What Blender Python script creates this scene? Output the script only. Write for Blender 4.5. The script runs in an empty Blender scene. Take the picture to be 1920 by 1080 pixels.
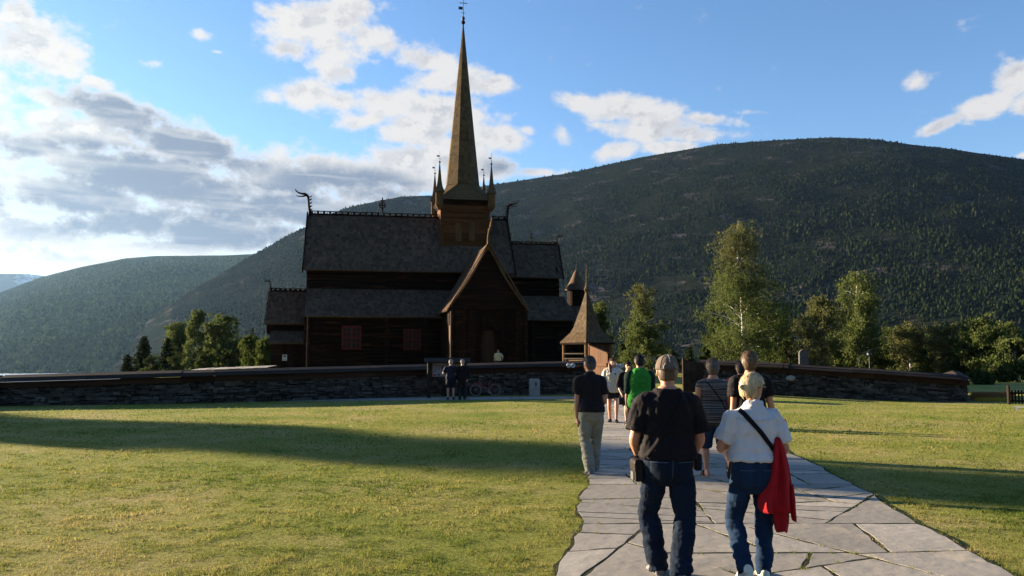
import bpy, bmesh, math, random
import numpy as np
from mathutils import Vector, Matrix, noise
from mathutils.bvhtree import BVHTree
random.seed(7); RNG = np.random.default_rng(7)
SC = bpy.context.scene
COL = SC.collection
R = math.radians
pi = math.pi
# ---------------------------------------------------------------- measured camera
F = 1550.0; H = 1.75; PT = math.atan(127/1550)
cP, sP = math.cos(PT), math.sin(PT)
def ray(px, py):
    cx = (px-960)/F; cy = (540-py)/F
    return Vector((cx, cP - sP*cy, sP + cP*cy))
def at(px, py, Y):
    r = ray(px, py); t = Y/r.y
    return Vector((r.x*t, Y, H + r.z*t))
def gnd(px, py, z=0.0):
    r = ray(px, py); t = (z-H)/r.z
    return Vector((r.x*t, r.y*t, z))
def sst(a, b, x):
    t = min(1.0, max(0.0, (x-a)/(b-a))); return t*t*(3-2*t)
SUN_AZ = math.atan2(-0.9, 0.44)      # measured from +Y, positive towards +X
SUN_EL = R(12.3)
# ---------------------------------------------------------------- object helpers
def put(o, parent=None):
    COL.objects.link(o)
    if parent is not None: o.parent = parent
    return o
def tag(o, label=None, cat=None, group=None, kind=None):
    if label: o['label'] = label
    if cat: o['category'] = cat
    if group: o['group'] = group
    if kind: o['kind'] = kind
    return o
def empty(name, loc=(0,0,0), rz=0.0, label=None, cat=None, group=None):
    o = bpy.data.objects.new(name, None); put(o)
    o.location = loc; o.rotation_euler = (0,0,rz); o.empty_display_size = 0.2
    return tag(o, label, cat, group)
class MB:
    """collects vertices and faces, then builds one mesh object"""
    def __init__(s): s.v = []; s.f = []
    def add(s, vs, fs):
        b = len(s.v); s.v += [tuple(v) for v in vs]
        s.f += [tuple(i+b for i in f) for f in fs]; return s
    def box8(s, c):      # 4 bottom (ccw) + 4 top
        return s.add(c, [(3,2,1,0),(4,5,6,7),(0,1,5,4),(1,2,6,5),(2,3,7,6),(3,0,4,7)])
    def box(s, x0,x1,y0,y1,z0,z1):
        return s.box8([(x0,y0,z0),(x1,y0,z0),(x1,y1,z0),(x0,y1,z0),(x0,y0,z1),(x1,y0,z1),(x1,y1,z1),(x0,y1,z1)])
    def bar(s, a, b, w, d, up=(0,0,1)):
        a = Vector(a); b = Vector(b); t = (b-a).normalized(); up = Vector(up)
        if abs(t.dot(up)) > 0.98: up = Vector((1,0,0))
        x = t.cross(up).normalized()*w/2; y = x.cross(t).normalized()*d/2
        return s.box8([a-x-y, a+x-y, a+x+y, a-x+y, b-x-y, b+x-y, b+x+y, b-x+y])
    def tube(s, pts, rad, seg=8, cap=True, flat=None):
        """flat: per point (scale side, scale up) ellipse"""
        pts = [Vector(p) for p in pts]; n = len(pts); rings = []
        up = None
        for i in range(n):
            t = (pts[min(i+1,n-1)]-pts[max(i-1,0)])
            t = t.normalized() if t.length > 1e-9 else Vector((0,0,1))
            if up is None:
                up = Vector((0,1,0)) if abs(t.y) < 0.9 else Vector((0,0,1))
            x = t.cross(up)
            if x.length < 1e-6: x = t.orthogonal()
            x.normalize(); y = x.cross(t).normalized(); up = y
            r = rad[i] if not isinstance(rad,(int,float)) else rad
            fx, fy = flat[i] if flat else (1,1)
            rings.append([pts[i] + x*math.cos(2*pi*k/seg)*r*fx + y*math.sin(2*pi*k/seg)*r*fy for k in range(seg)])
        return s.loft(rings, cap)
    def loft(s, rings, cap=True, closed=True):
        m = len(rings[0]); b = len(s.v)
        for r in rings: s.v += [tuple(p) for p in r]
        for i in range(len(rings)-1):
            for k in range(m if closed else m-1):
                k2 = (k+1) % m
                s.f.append((b+i*m+k, b+i*m+k2, b+(i+1)*m+k2, b+(i+1)*m+k))
        if cap:
            s.f.append(tuple(b+k for k in range(m))[::-1])
            s.f.append(tuple(b+(len(rings)-1)*m+k for k in range(m)))
        return s
    def ellip(s, c, r, seg=14, rg=9, rot=None):
        rings = []
        for i in range(rg+1):
            a = -pi/2 + pi*i/rg; a = max(-pi/2+0.08, min(pi/2-0.08, a))
            ring = []
            for k in range(seg):
                p = Vector((r[0]*math.cos(a)*math.cos(2*pi*k/seg), r[1]*math.cos(a)*math.sin(2*pi*k/seg), r[2]*math.sin(a)))
                if rot is not None: p = rot @ p
                ring.append(Vector(c)+p)
            rings.append(ring)
        return s.loft(rings)
    def lathe(s, prof, c=(0,0,0), seg=12):
        rings = [[(c[0]+r*math.cos(2*pi*k/seg), c[1]+r*math.sin(2*pi*k/seg), c[2]+z) for k in range(seg)] for r, z in prof]
        return s.loft(rings)
    def prism(s, poly, thick):
        """poly: list of 3D points of a planar polygon, thick: vector"""
        n = len(poly); t = Vector(thick); b = len(s.v)
        s.v += [tuple(p) for p in poly] + [tuple(Vector(p)+t) for p in poly]
        s.f.append(tuple(b+k for k in range(n))[::-1]); s.f.append(tuple(b+n+k for k in range(n)))
        for k in range(n):
            k2 = (k+1) % n; s.f.append((b+k, b+k2, b+n+k2, b+n+k))
        return s
    def mesh(s, name='mesh', recalc=True):
        me = bpy.data.meshes.new(name); me.from_pydata(s.v, [], s.f)
        if recalc:
            bm = bmesh.new(); bm.from_mesh(me); bmesh.ops.recalc_face_normals(bm, faces=bm.faces[:]); bm.to_mesh(me); bm.free()
        me.update(); return me
    def build(s, name, mat, parent=None, smooth=False, bevel=0.0, recalc=True):
        me = s.mesh(name, recalc)
        me.materials.append(mat)
        if smooth: me.shade_smooth() if hasattr(me,'shade_smooth') else [setattr(p,'use_smooth',True) for p in me.polygons]
        o = put(bpy.data.objects.new(name, me), parent)
        if bevel > 0:
            m = o.modifiers.new('Bevel','BEVEL'); m.width = bevel; m.segments = 2; m.limit_method = 'ANGLE'; m.angle_limit = R(40)
        return o
def npmesh(name, V, Fc, mat, parent=None, smooth=False):
    """V (n,3), Fc (m,k)"""
    me = bpy.data.meshes.new(name)
    V = np.ascontiguousarray(V, dtype=np.float32); Fc = np.ascontiguousarray(Fc, dtype=np.int32)
    m, k = Fc.shape
    me.vertices.add(len(V)); me.vertices.foreach_set('co', V.ravel())
    me.loops.add(m*k); me.loops.foreach_set('vertex_index', Fc.ravel())
    me.polygons.add(m)
    me.polygons.foreach_set('loop_start', np.arange(0, m*k, k, dtype=np.int32))
    if smooth: me.polygons.foreach_set('use_smooth', np.ones(m, dtype=bool))
    me.update(calc_edges=True); me.validate()
    me.materials.append(mat)
    return put(bpy.data.objects.new(name, me), parent)
def remesh(mb, voxel, smooth_it=2):
    """joins overlapping closed pieces into one continuous skin; returns a mesh"""
    me = mb.mesh('tmp') if isinstance(mb, MB) else mb
    o = bpy.data.objects.new('tmp', me); COL.objects.link(o)
    m = o.modifiers.new('r','REMESH'); m.mode = 'VOXEL'; m.voxel_size = voxel; m.adaptivity = 0.0
    if smooth_it:
        k = o.modifiers.new('s','SMOOTH'); k.factor = 0.5; k.iterations = smooth_it
    dg = bpy.context.evaluated_depsgraph_get(); dg.update()
    out = bpy.data.meshes.new_from_object(o.evaluated_get(dg))
    bpy.data.objects.remove(o); bpy.data.meshes.remove(me)
    out.polygons.foreach_set('use_smooth', np.ones(len(out.polygons), dtype=bool))
    return out
def vnoise(P, seed=0):
    """cheap vectorised value noise in 3D, P (n,3) -> (n,) in 0..1"""
    P = np.asarray(P, dtype=np.float64); i = np.floor(P).astype(np.int64); f = P-i; f = f*f*(3-2*f)
    def h(a,b,c):
        n = (a*73856093) ^ (b*19349663) ^ (c*83492791) ^ (seed*2654435)
        n = (n ^ (n >> 13)) * 1274126177 & 0x7fffffff
        return ((n ^ (n >> 16)) & 0xffff)/65535.0
    r = 0
    for dx in (0,1):
        for dy in (0,1):
            for dz in (0,1):
                w = (f[:,0] if dx else 1-f[:,0])*(f[:,1] if dy else 1-f[:,1])*(f[:,2] if dz else 1-f[:,2])
                r = r + w*h(i[:,0]+dx, i[:,1]+dy, i[:,2]+dz)
    return r
def fbm(P, oct=4, seed=0):
    P = np.asarray(P, dtype=np.float64); a = 0.5; r = 0; t = 0
    for k in range(oct):
        r = r + a*vnoise(P*(2**k), seed+k); t += a; a *= 0.5
    return r/t
# ---------------------------------------------------------------- materials
def nn(nt, typ, **kw):
    n = nt.nodes.new(typ)
    for k, v in kw.items():
        if k.startswith('i_'):
            key = k[2:]; key = int(key) if key.isdigit() else key.replace('_',' ')
            if hasattr(v, 'is_linked') : nt.links.new(v, n.inputs[key])
            else: n.inputs[key].default_value = v
        else: setattr(n, k, v)
    return n
def ramp(nt, fac, stops, interp='LINEAR'):
    n = nt.nodes.new('ShaderNodeValToRGB'); n.color_ramp.interpolation = interp
    el = n.color_ramp.elements
    while len(el) > 1: el.remove(el[-1])
    for i, (p, c) in enumerate(stops):
        e = el[0] if i == 0 else el.new(p)
        e.position = p; e.color = (*c, 1) if len(c) == 3 else c
    nt.links.new(fac, n.inputs[0]); return n.outputs[0]
def base_mat(name):
    m = bpy.data.materials.new(name); m.use_nodes = True
    nt = m.node_tree; nt.nodes.clear()
    out = nt.nodes.new('ShaderNodeOutputMaterial'); b = nt.nodes.new('ShaderNodeBsdfPrincipled')
    nt.links.new(b.outputs[0], out.inputs[0])
    return m, nt, b, out
def mixc(nt, fac, a, b, blend='MIX'):
    n = nt.nodes.new('ShaderNodeMix'); n.data_type = 'RGBA'; n.blend_type = blend
    for s, v in ((n.inputs[0], fac), (n.inputs[6], a), (n.inputs[7], b)):
        if hasattr(v, 'is_linked'): nt.links.new(v, s)
        elif isinstance(v, (tuple, list)): s.default_value = (*v[:3], 1)
        else: s.default_value = v
    return n.outputs[2]
def pm(name, c1, c2=None, scale=4.0, rough=0.7, bump=0.2, stretch=(1,1,1), island=0.0, detail=6, metal=0.0,
       spots=None, sheen=0.0, bscale=None, coord='Object', spec=0.10, dist=0.02):
    """noise-mottled material; island adds per-piece brightness variation; spots=(colour, scale, threshold)"""
    m, nt, b, out = base_mat(name)
    c2 = c2 or tuple(x*0.7 for x in c1)
    tc = nn(nt,'ShaderNodeTexCoord')
    mp = nn(nt,'ShaderNodeMapping'); nt.links.new(tc.outputs[coord], mp.inputs[0]); mp.inputs['Scale'].default_value = stretch
    n1 = nn(nt,'ShaderNodeTexNoise', i_Scale=scale, i_Detail=detail, i_Roughness=0.6); nt.links.new(mp.outputs[0], n1.inputs[0])
    col = ramp(nt, n1.outputs[0], [(0.3, c2), (0.7, c1)])
    if spots:
        n3 = nn(nt,'ShaderNodeTexNoise', i_Scale=spots[1], i_Detail=4.0); nt.links.new(mp.outputs[0], n3.inputs[0])
        f = ramp(nt, n3.outputs[0], [(spots[2],(0,0,0)),(spots[2]+0.08,(1,1,1))])
        col = mixc(nt, f, col, spots[0])
    if island:
        g = nn(nt,'ShaderNodeNewGeometry')
        f = ramp(nt, g.outputs['Random Per Island'], [(0,(1-island,)*3),(1,(1+island,)*3)])
        col = mixc(nt, 1.0, col, f, 'MULTIPLY')
    nt.links.new(col, b.inputs['Base Color'])
    b.inputs['Roughness'].default_value = rough; b.inputs['Metallic'].default_value = metal
    b.inputs['Specular IOR Level'].default_value = spec
    if sheen: b.inputs['Sheen Weight'].default_value = sheen
    if bump:
        n2 = nn(nt,'ShaderNodeTexNoise', i_Scale=bscale or scale*4, i_Detail=6.0); nt.links.new(mp.outputs[0], n2.inputs[0])
        bp = nn(nt,'ShaderNodeBump', i_Strength=bump, i_Distance=dist); nt.links.new(n2.outputs[0], bp.inputs['Height'])
        nt.links.new(bp.outputs[0], b.inputs['Normal'])
    return m
def leaf_mat(name, cols, trans=0.35):
    m = bpy.data.materials.new(name); m.use_nodes = True
    nt = m.node_tree; nt.nodes.clear()
    out = nt.nodes.new('ShaderNodeOutputMaterial')
    g = nn(nt,'ShaderNodeNewGeometry')
    k = len(cols)
    c = ramp(nt, g.outputs['Random Per Island'], [(i/max(1,k-1), cc) for i, cc in enumerate(cols)])
    d = nn(nt,'ShaderNodeBsdfDiffuse'); t = nn(nt,'ShaderNodeBsdfTranslucent'); mx = nn(nt,'ShaderNodeMixShader'); mx.inputs[0].default_value = trans
    nt.links.new(c, d.inputs[0]); nt.links.new(c, t.inputs[0])
    nt.links.new(d.outputs[0], mx.inputs[1]); nt.links.new(t.outputs[0], mx.inputs[2]); nt.links.new(mx.outputs[0], out.inputs[0])
    return m
EXPOSURE = 0.0; SKYV = 1.0; SKYTINT = (1.0,1.0,1.0); HAZE = 0.00010
EXPOSURE = 2.2; SKYV = 1.05; SKYTINT = (0.95,0.96,1.06); HAZE = 0.000022
# ================================================================ camera, light, sky
cam = bpy.data.cameras.new('camera'); co = put(bpy.data.objects.new('camera', cam))
cam.sensor_width = 36.0; cam.lens = 36.0*F/1920; cam.clip_start = 0.1; cam.clip_end = 30000
co.location = (0,0,H); co.rotation_euler = (pi/2+PT, 0, 0)
SC.camera = co
sun = bpy.data.lights.new('sun','SUN'); so = put(bpy.data.objects.new('sun', sun))
sun.energy = 5.0; sun.angle = R(0.6); sun.color = (1.0, 0.80, 0.56)
sd = Vector((math.sin(SUN_AZ)*math.cos(SUN_EL), math.cos(SUN_AZ)*math.cos(SUN_EL), math.sin(SUN_EL)))
so.location = sd*200; so.rotation_euler = (-sd).to_track_quat('-Z','Y').to_euler()
SC.view_settings.view_transform = 'Standard'; SC.view_settings.look = 'None'
SC.view_settings.gamma = 1.0; SC.view_settings.use_curve_mapping = False
SC.view_settings.exposure = EXPOSURE
cy = SC.cycles
cy.use_denoising = True
cy.max_bounces = 6; cy.diffuse_bounces = 3; cy.glossy_bounces = 2; cy.transmission_bounces = 3
cy.transparent_max_bounces = 8; cy.volume_bounces = 0; cy.caustics_reflective = False; cy.caustics_refractive = False
W = bpy.data.worlds.new('World'); SC.world = W; W.use_nodes = True
nt = W.node_tree; nt.nodes.clear()
wout = nt.nodes.new('ShaderNodeOutputWorld'); bg = nt.nodes.new('ShaderNodeBackground')
nt.links.new(bg.outputs[0], wout.inputs[0]); bg.inputs[1].default_value = 0.05
sky = nn(nt,'ShaderNodeTexSky'); sky.sky_type = 'NISHITA'; sky.sun_disc = False
sky.sun_elevation = SUN_EL; sky.sun_rotation = SUN_AZ
sky.air_density = 1.0; sky.dust_density = 0.15; sky.ozone_density = 2.2; sky.altitude = 400
W.cycles.sampling_method = 'MANUAL'; W.cycles.sample_map_resolution = 512
def mth(op, a, b=None, c=None):
    n = nt.nodes.new('ShaderNodeMath'); n.operation = op
    for i, v in enumerate((a,b,c)):
        if v is None: continue
        if hasattr(v,'is_linked'): nt.links.new(v, n.inputs[i])
        else: n.inputs[i].default_value = v
    return n.outputs[0]
def mapr(v, a, b, c=0.0, d=1.0, typ='SMOOTHSTEP'):
    n = nt.nodes.new('ShaderNodeMapRange'); n.interpolation_type = typ
    nt.links.new(v, n.inputs[0])
    for i, x in zip((1,2,3,4),(a,b,c,d)): n.inputs[i].default_value = x
    return n.outputs[0]
tc = nn(nt,'ShaderNodeTexCoord')
sx = nn(nt,'ShaderNodeSeparateXYZ'); nt.links.new(tc.outputs['Generated'], sx.inputs[0])
azn = mth('ARCTAN2', sx.outputs[0], sx.outputs[1]); eln = mth('ARCSINE', sx.outputs[2])
cb = nn(nt,'ShaderNodeCombineXYZ'); nt.links.new(azn, cb.inputs[0]); nt.links.new(eln, cb.inputs[1])
AE = cb.outputs[0]
def azel(px, py):
    d = ray(px, py).normalized(); return math.atan2(d.x, d.y), math.asin(d.z)
def cnoise(scale, detail, rough, stretch=(1,1,1), off=(0,0,0), dist=0.0):
    mp = nn(nt,'ShaderNodeMapping'); nt.links.new(AE, mp.inputs[0])
    mp.inputs['Scale'].default_value = stretch; mp.inputs['Location'].default_value = off
    n = nn(nt,'ShaderNodeTexNoise', i_Scale=scale, i_Detail=detail, i_Roughness=rough, i_Distortion=dist)
    nt.links.new(mp.outputs[0], n.inputs[0]); return n.outputs[0]
def blobs(lst):
    tot = None
    for (px,py,rx,ry,rot,w) in lst:
        a0,e0 = azel(px,py); a1,_ = azel(px+rx,py); a2,_ = azel(px-rx,py); _,e1 = azel(px,py-ry); _,e2 = azel(px,py+ry)
        mp = nn(nt,'ShaderNodeMapping'); mp.vector_type = 'TEXTURE'
        if tot is None: nt.links.new(AE, mp.inputs[0])
        else:      # evaluated one after the other
            vm = nn(nt,'ShaderNodeVectorMath'); vm.operation = 'MULTIPLY_ADD'
            nt.links.new(tot, vm.inputs[0]); vm.inputs[1].default_value = (1e-7,)*3; nt.links.new(AE, vm.inputs[2]); nt.links.new(vm.outputs[0], mp.inputs[0])
        mp.inputs['Location'].default_value = (a0,e0,0); mp.inputs['Rotation'].default_value = (0,0,R(-rot))
        mp.inputs['Scale'].default_value = ((a1-a2)/2,(e1-e2)/2,1)
        ln = nn(nt,'ShaderNodeVectorMath'); ln.operation = 'LENGTH'; nt.links.new(mp.outputs[0], ln.inputs[0])
        g = mapr(ln.outputs['Value'], 0.0, 1.7, w, 0.0)
        tot = g if tot is None else mth('MAXIMUM', mth('ADD', mth('MULTIPLY', tot, 0.35), mth('MULTIPLY', g, 0.35)), mth('MAXIMUM', tot, g))
    return tot
# cloud banks as they hang over the valley, in direction space (x, y, half width, half height, tilt, weight)
CL = [(55,90,95,75,0,1),(30,30,55,40,0,.9),(120,110,55,38,15,.85),(180,157,36,16,10,.8),(278,121,36,15,-6,.60),(374,64,26,13,8,.52),(408,97,14,5,0,.5),
 (90,185,90,25,8,.9),(220,215,150,38,12,1),(330,265,160,42,14,1),(60,270,130,38,0,.95),(20,225,40,28,0,.8),(200,300,190,28,0,.9),
 (140,370,220,45,4,1),(400,360,260,50,4,1),(640,330,170,40,0,1),(560,395,220,40,0,1),(330,420,330,42,-4,1),(80,440,170,45,0,.95),(590,310,90,26,0,.9),(700,360,110,40,0,1),
 (575,45,95,45,6,.95),(640,30,80,45,0,.95),(690,70,75,38,10,.9),(545,95,60,26,0,.8),(520,25,55,22,0,.8),(600,120,45,22,0,.6),
 (570,175,75,32,-8,.92),(630,140,50,28,0,.8),(650,190,75,24,0,.85),(740,195,95,34,4,1),(800,110,70,32,10,.95),(855,150,90,32,0,.95),(920,160,52,26,0,.9),
 (690,225,58,18,-12,.85),(790,240,85,45,0,1),(830,210,80,40,0,1),(940,260,56,30,10,.92),(850,290,90,45,0,1),(770,300,90,35,0,1),(900,315,80,30,0,1),(985,245,24,12,0,.6),(1010,322,50,12,4,.75),
 (1090,190,50,24,10,.85),(1050,250,26,20,30,.85),(1170,205,90,32,8,.98),(1210,240,90,32,4,.98),(1290,250,100,22,6,.9),(1160,280,48,20,-10,.85),(1340,225,80,16,8,.72),(1400,210,60,8,4,.5),(1260,275,70,18,0,.85),
 (1905,150,60,38,-20,.95),(1850,195,75,26,-20,.95),(1780,228,62,14,-22,.85),(1721,150,40,19,-10,.58),(1935,190,40,36,0,.9),(1925,290,26,6,0,.6)]
DK = [(420,435,270,36,0,1),(250,412,240,30,0,.9),(640,345,150,34,0,.9),(255,222,150,30,12,1),(370,280,150,36,13,1),(200,285,180,26,2,.75),(30,275,70,26,0,.8),(400,370,300,50,4,1),(120,385,190,40,0,.8),(600,385,220,48,0,1),(330,420,330,40,-3,.85),(720,360,110,32,0,.8),(960,310,60,24,0,.7)]
CL += [(300,330,330,60,3,1),(520,330,220,50,0,1),(760,330,150,40,0,1),(700,200,120,40,5,.68),(620,80,110,60,8,.66),(1230,235,120,34,6,.66),(150,250,170,50,6,1),(870,230,90,70,0,.68),(470,385,260,46,0,1)]
CL += [(430,440,270,40,0,1),(60,475,260,34,0,1),(330,462,220,22,-5,.9),(120,505,120,16,0,.8)]
CL += [(1960,120,60,40,0,.9),(-120,200,260,120,0,1),(-200,380,300,80,0,1)]
mask = blobs(CL); dark = blobs(DK)
nA = cnoise(12, 10, 0.66, (1,1.35,1), (3.1,0.7,0), 0.25)
nB = cnoise(34, 7, 0.62, (1,1.25,1), (1.0,5.0,0))
nA2 = cnoise(12, 10, 0.66, (1,1.35,1), (3.085,0.722,0), 0.25); nB2 = cnoise(34, 7, 0.62, (1,1.25,1), (0.992,5.010,0))
dens = mth('ADD', mask, mth('ADD', mth('MULTIPLY', mth('SUBTRACT', nA, 0.5), 1.55), mth('MULTIPLY', mth('SUBTRACT', nB, 0.5), 1.25)))
alpha = mapr(dens, 0.22, 0.74)
thick = mapr(dens, 0.70, 1.25)
# stratus streaks low in the west
nS = cnoise(9, 6, 0.55, (0.8,7.0,1), (0.3,2.2,0), 0.4)
dk = mth('MULTIPLY', mapr(mth('ADD', dark, mth('MULTIPLY', mth('SUBTRACT', nA, 0.5), 0.5)), 0.05, 0.66), mapr(dens, 0.36, 0.95))
dk = mth('MULTIPLY', dk, mapr(nS, 0.34, 0.52, 0.62, 1.0))
# white clouds get soft grey bellies
nG = cnoise(19, 8, 0.62, (1,1.5,1), (3.2,0.85,0), 0.3)
rel = mth('ADD', mth('MULTIPLY', mth('SUBTRACT', nA2, nA), 1.6), mth('SUBTRACT', nB2, nB))      # side turned from the sun
soft = mth('MULTIPLY', mapr(mth('ADD', rel, mth('MULTIPLY', mth('SUBTRACT', nG, 0.5), 0.5)), -0.10, 0.22), mapr(dens, 0.45, 0.95))
nearsun = mapr(azn, 0.1, -0.75)        # clouds towards the sun are brighter
wht = mixc(nt, nearsun, (3.5,3.45,3.45), (4.0,3.9,3.65))
gry = mixc(nt, nearsun, (2.35,2.42,2.62), (2.75,2.8,2.95))
drk = mixc(nt, nearsun, (.98,1.22,1.70), (1.25,1.5,1.95))
ccol = mixc(nt, dk, mixc(nt, soft, wht, gry), drk)
bl = nn(nt,'ShaderNodeHueSaturation'); bl.inputs['Saturation'].default_value = 1.1; bl.inputs['Value'].default_value = SKYV
nt.links.new(sky.outputs[0], bl.inputs['Color'])
skc = mixc(nt, 1.0, bl.outputs[0], SKYTINT, 'MULTIPLY')
alpha2 = mth('MULTIPLY', alpha, mapr(eln, 0.0, 0.05, 0.6, 1.0))
fin = mixc(nt, alpha2, skc, ccol)
nt.links.new(fin, bg.inputs[0])
# ================================================================ ground
def gz(x, y):
    z = -0.25*sst(9,18,x)*sst(22,36,y)
    # the bank falls to the fjord on the left and towards the valley bottom behind
    z += -30.0*sst(90, 420, math.hypot(x*1.0, y))*1.0
    z += -2.6*sst(-26,-60,x)*sst(34,60,y)
    return z
NEAR = 8.0
def lawn_mat():
    m, nt_, b, out = base_mat('lawn')
    tc_ = nn(nt_,'ShaderNodeTexCoord')
    def nz(s, d, st=(1,1,1), ro=.6):
        mp = nn(nt_,'ShaderNodeMapping'); mp.inputs['Scale'].default_value = st; nt_.links.new(tc_.outputs['Object'], mp.inputs[0])
        n = nn(nt_,'ShaderNodeTexNoise', i_Scale=s, i_Detail=d, i_Roughness=ro); nt_.links.new(mp.outputs[0], n.inputs[0]); return n.outputs[0]
    a = ramp(nt_, nz(0.35, 6), [(0.36,(.15,.19,.034)),(0.5,(.225,.232,.055)),(0.64,(.31,.265,.105))])
    f = ramp(nt_, nz(14, 8, (1,1,1), .75), [(0.3,(.45,.45,.45)),(0.7,(1.35,1.35,1.35))])
    c = mixc(nt_, 1.0, a, f, 'MULTIPLY')
    nt_.links.new(c, b.inputs['Base Color']); b.inputs['Roughness'].default_value = 0.95; b.inputs['Specular IOR Level'].default_value = 0.05
    bp = nn(nt_,'ShaderNodeBump', i_Strength=0.9, i_Distance=0.06); nt_.links.new(nz(26, 8, (1,1,1), .75), bp.inputs['Height']); nt_.links.new(bp.outputs[0], b.inputs['Normal'])
    return m
M_LAWN = lawn_mat()
def build_ground():
    az = np.concatenate([np.linspace(-pi, -R(60), 40)[:-1], np.linspace(-R(60), R(60), 161), np.linspace(R(60), pi, 40)[1:-1]])
    rad = np.concatenate([[0.5,1.5,3,4.5], np.arange(6,46,1.0), np.geomspace(46, 9000, 60)])
    V = [(0,0,0)]; n = len(az)
    for r in rad:
        for a in az:
            x, y = r*math.sin(a), r*math.cos(a); V.append((x, y, gz(x,y)))
    Fc = []
    for k in range(n): Fc.append((0, 1+(k+1)%n, 1+k))
    for i in range(len(rad)-1):
        for k in range(n):
            k2 = (k+1)%n
            Fc.append((1+i*n+k, 1+i*n+k2, 1+(i+1)*n+k2, 1+(i+1)*n+k))
    me = bpy.data.meshes.new('ground'); me.from_pydata(V, [], Fc); me.shade_smooth(); me.materials.append(M_LAWN)
    o = put(bpy.data.objects.new('ground', me)); tag(o, kind='structure')
    bm = bmesh.new(); bm.from_mesh(me); bmesh.ops.recalc_face_normals(bm, faces=bm.faces[:])
    if sum(f.normal.z for f in bm.faces) < 0: bmesh.ops.reverse_faces(bm, faces=bm.faces[:])
    bm.to_mesh(me); bm.free()
build_ground()
# ================================================================ flagged path
PL = [(-2,-0.9),(4,0.05),(6.6,0.34),(8.0,0.60),(9.4,0.74),(11.4,1.00),(13.4,1.30),(16,1.62),(19,1.98),(21.5,2.28),(27,2.95),(33,3.75),(38,4.3),(44,5.0)]   # (y, x) left edge
PRt = [(-2,2.6),(4,3.62),(6.6,3.98),(8.0,4.12),(9.5,4.35),(12.2,4.72),(16,5.1),(21.5,5.75),(27,6.5),(33,7.3),(38,7.9),(44,8.6)]
def interp(tab, y):
    for (a,xa),(b,xb) in zip(tab, tab[1:]):
        if y <= b: return xa+(xb-xa)*(y-a)/(b-a)
    return tab[-1][1]
def wig(y, s): return 0.04*math.sin(y*2.3+s)+0.025*math.sin(y*5.1+2*s)+0.015*math.sin(y*11.3+3*s)
def path_l(y): return interp(PL, y) + wig(y, 0.4)*min(1, y/8)
def path_r(y): return interp(PRt, y) + wig(y, 2.1)*0.8
def poly_area(p): return 0.5*sum(a[0]*b[1]-b[0]*a[1] for a,b in zip(p, p[1:]+p[:1]))
def split(p, c, d):
    A, B = [], []
    s = [ (q[0]-c[0])*d[1]-(q[1]-c[1])*d[0] for q in p]
    for i in range(len(p)):
        j = (i+1)%len(p)
        (A if s[i] >= 0 else B).append(p[i])
        if s[i]*s[j] < 0:
            t = s[i]/(s[i]-s[j]); q = (p[i][0]+t*(p[j][0]-p[i][0]), p[i][1]+t*(p[j][1]-p[i][1]))
            A.append(q); B.append(q)
    return A, B
def inset(p, d):
    n = len(p); out = []
    for i in range(n):
        a, b, c = Vector(p[i-1]), Vector(p[i]), Vector(p[(i+1)%n])
        e1 = (b-a).normalized(); e2 = (c-b).normalized()
        n1 = Vector((-e1.y, e1.x)); n2 = Vector((-e2.y, e2.x)); k = 1+n1.dot(n2)
        if k < 0.15: k = 0.15
        out.append(b + (n1+n2)/k*d)
    return out
def thin(p):
    n = len(p); per = sum(math.hypot(p[i][0]-p[i-1][0], p[i][1]-p[i-1][1]) for i in range(n)); return abs(poly_area(p))*4/per
JOINTS = []
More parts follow.
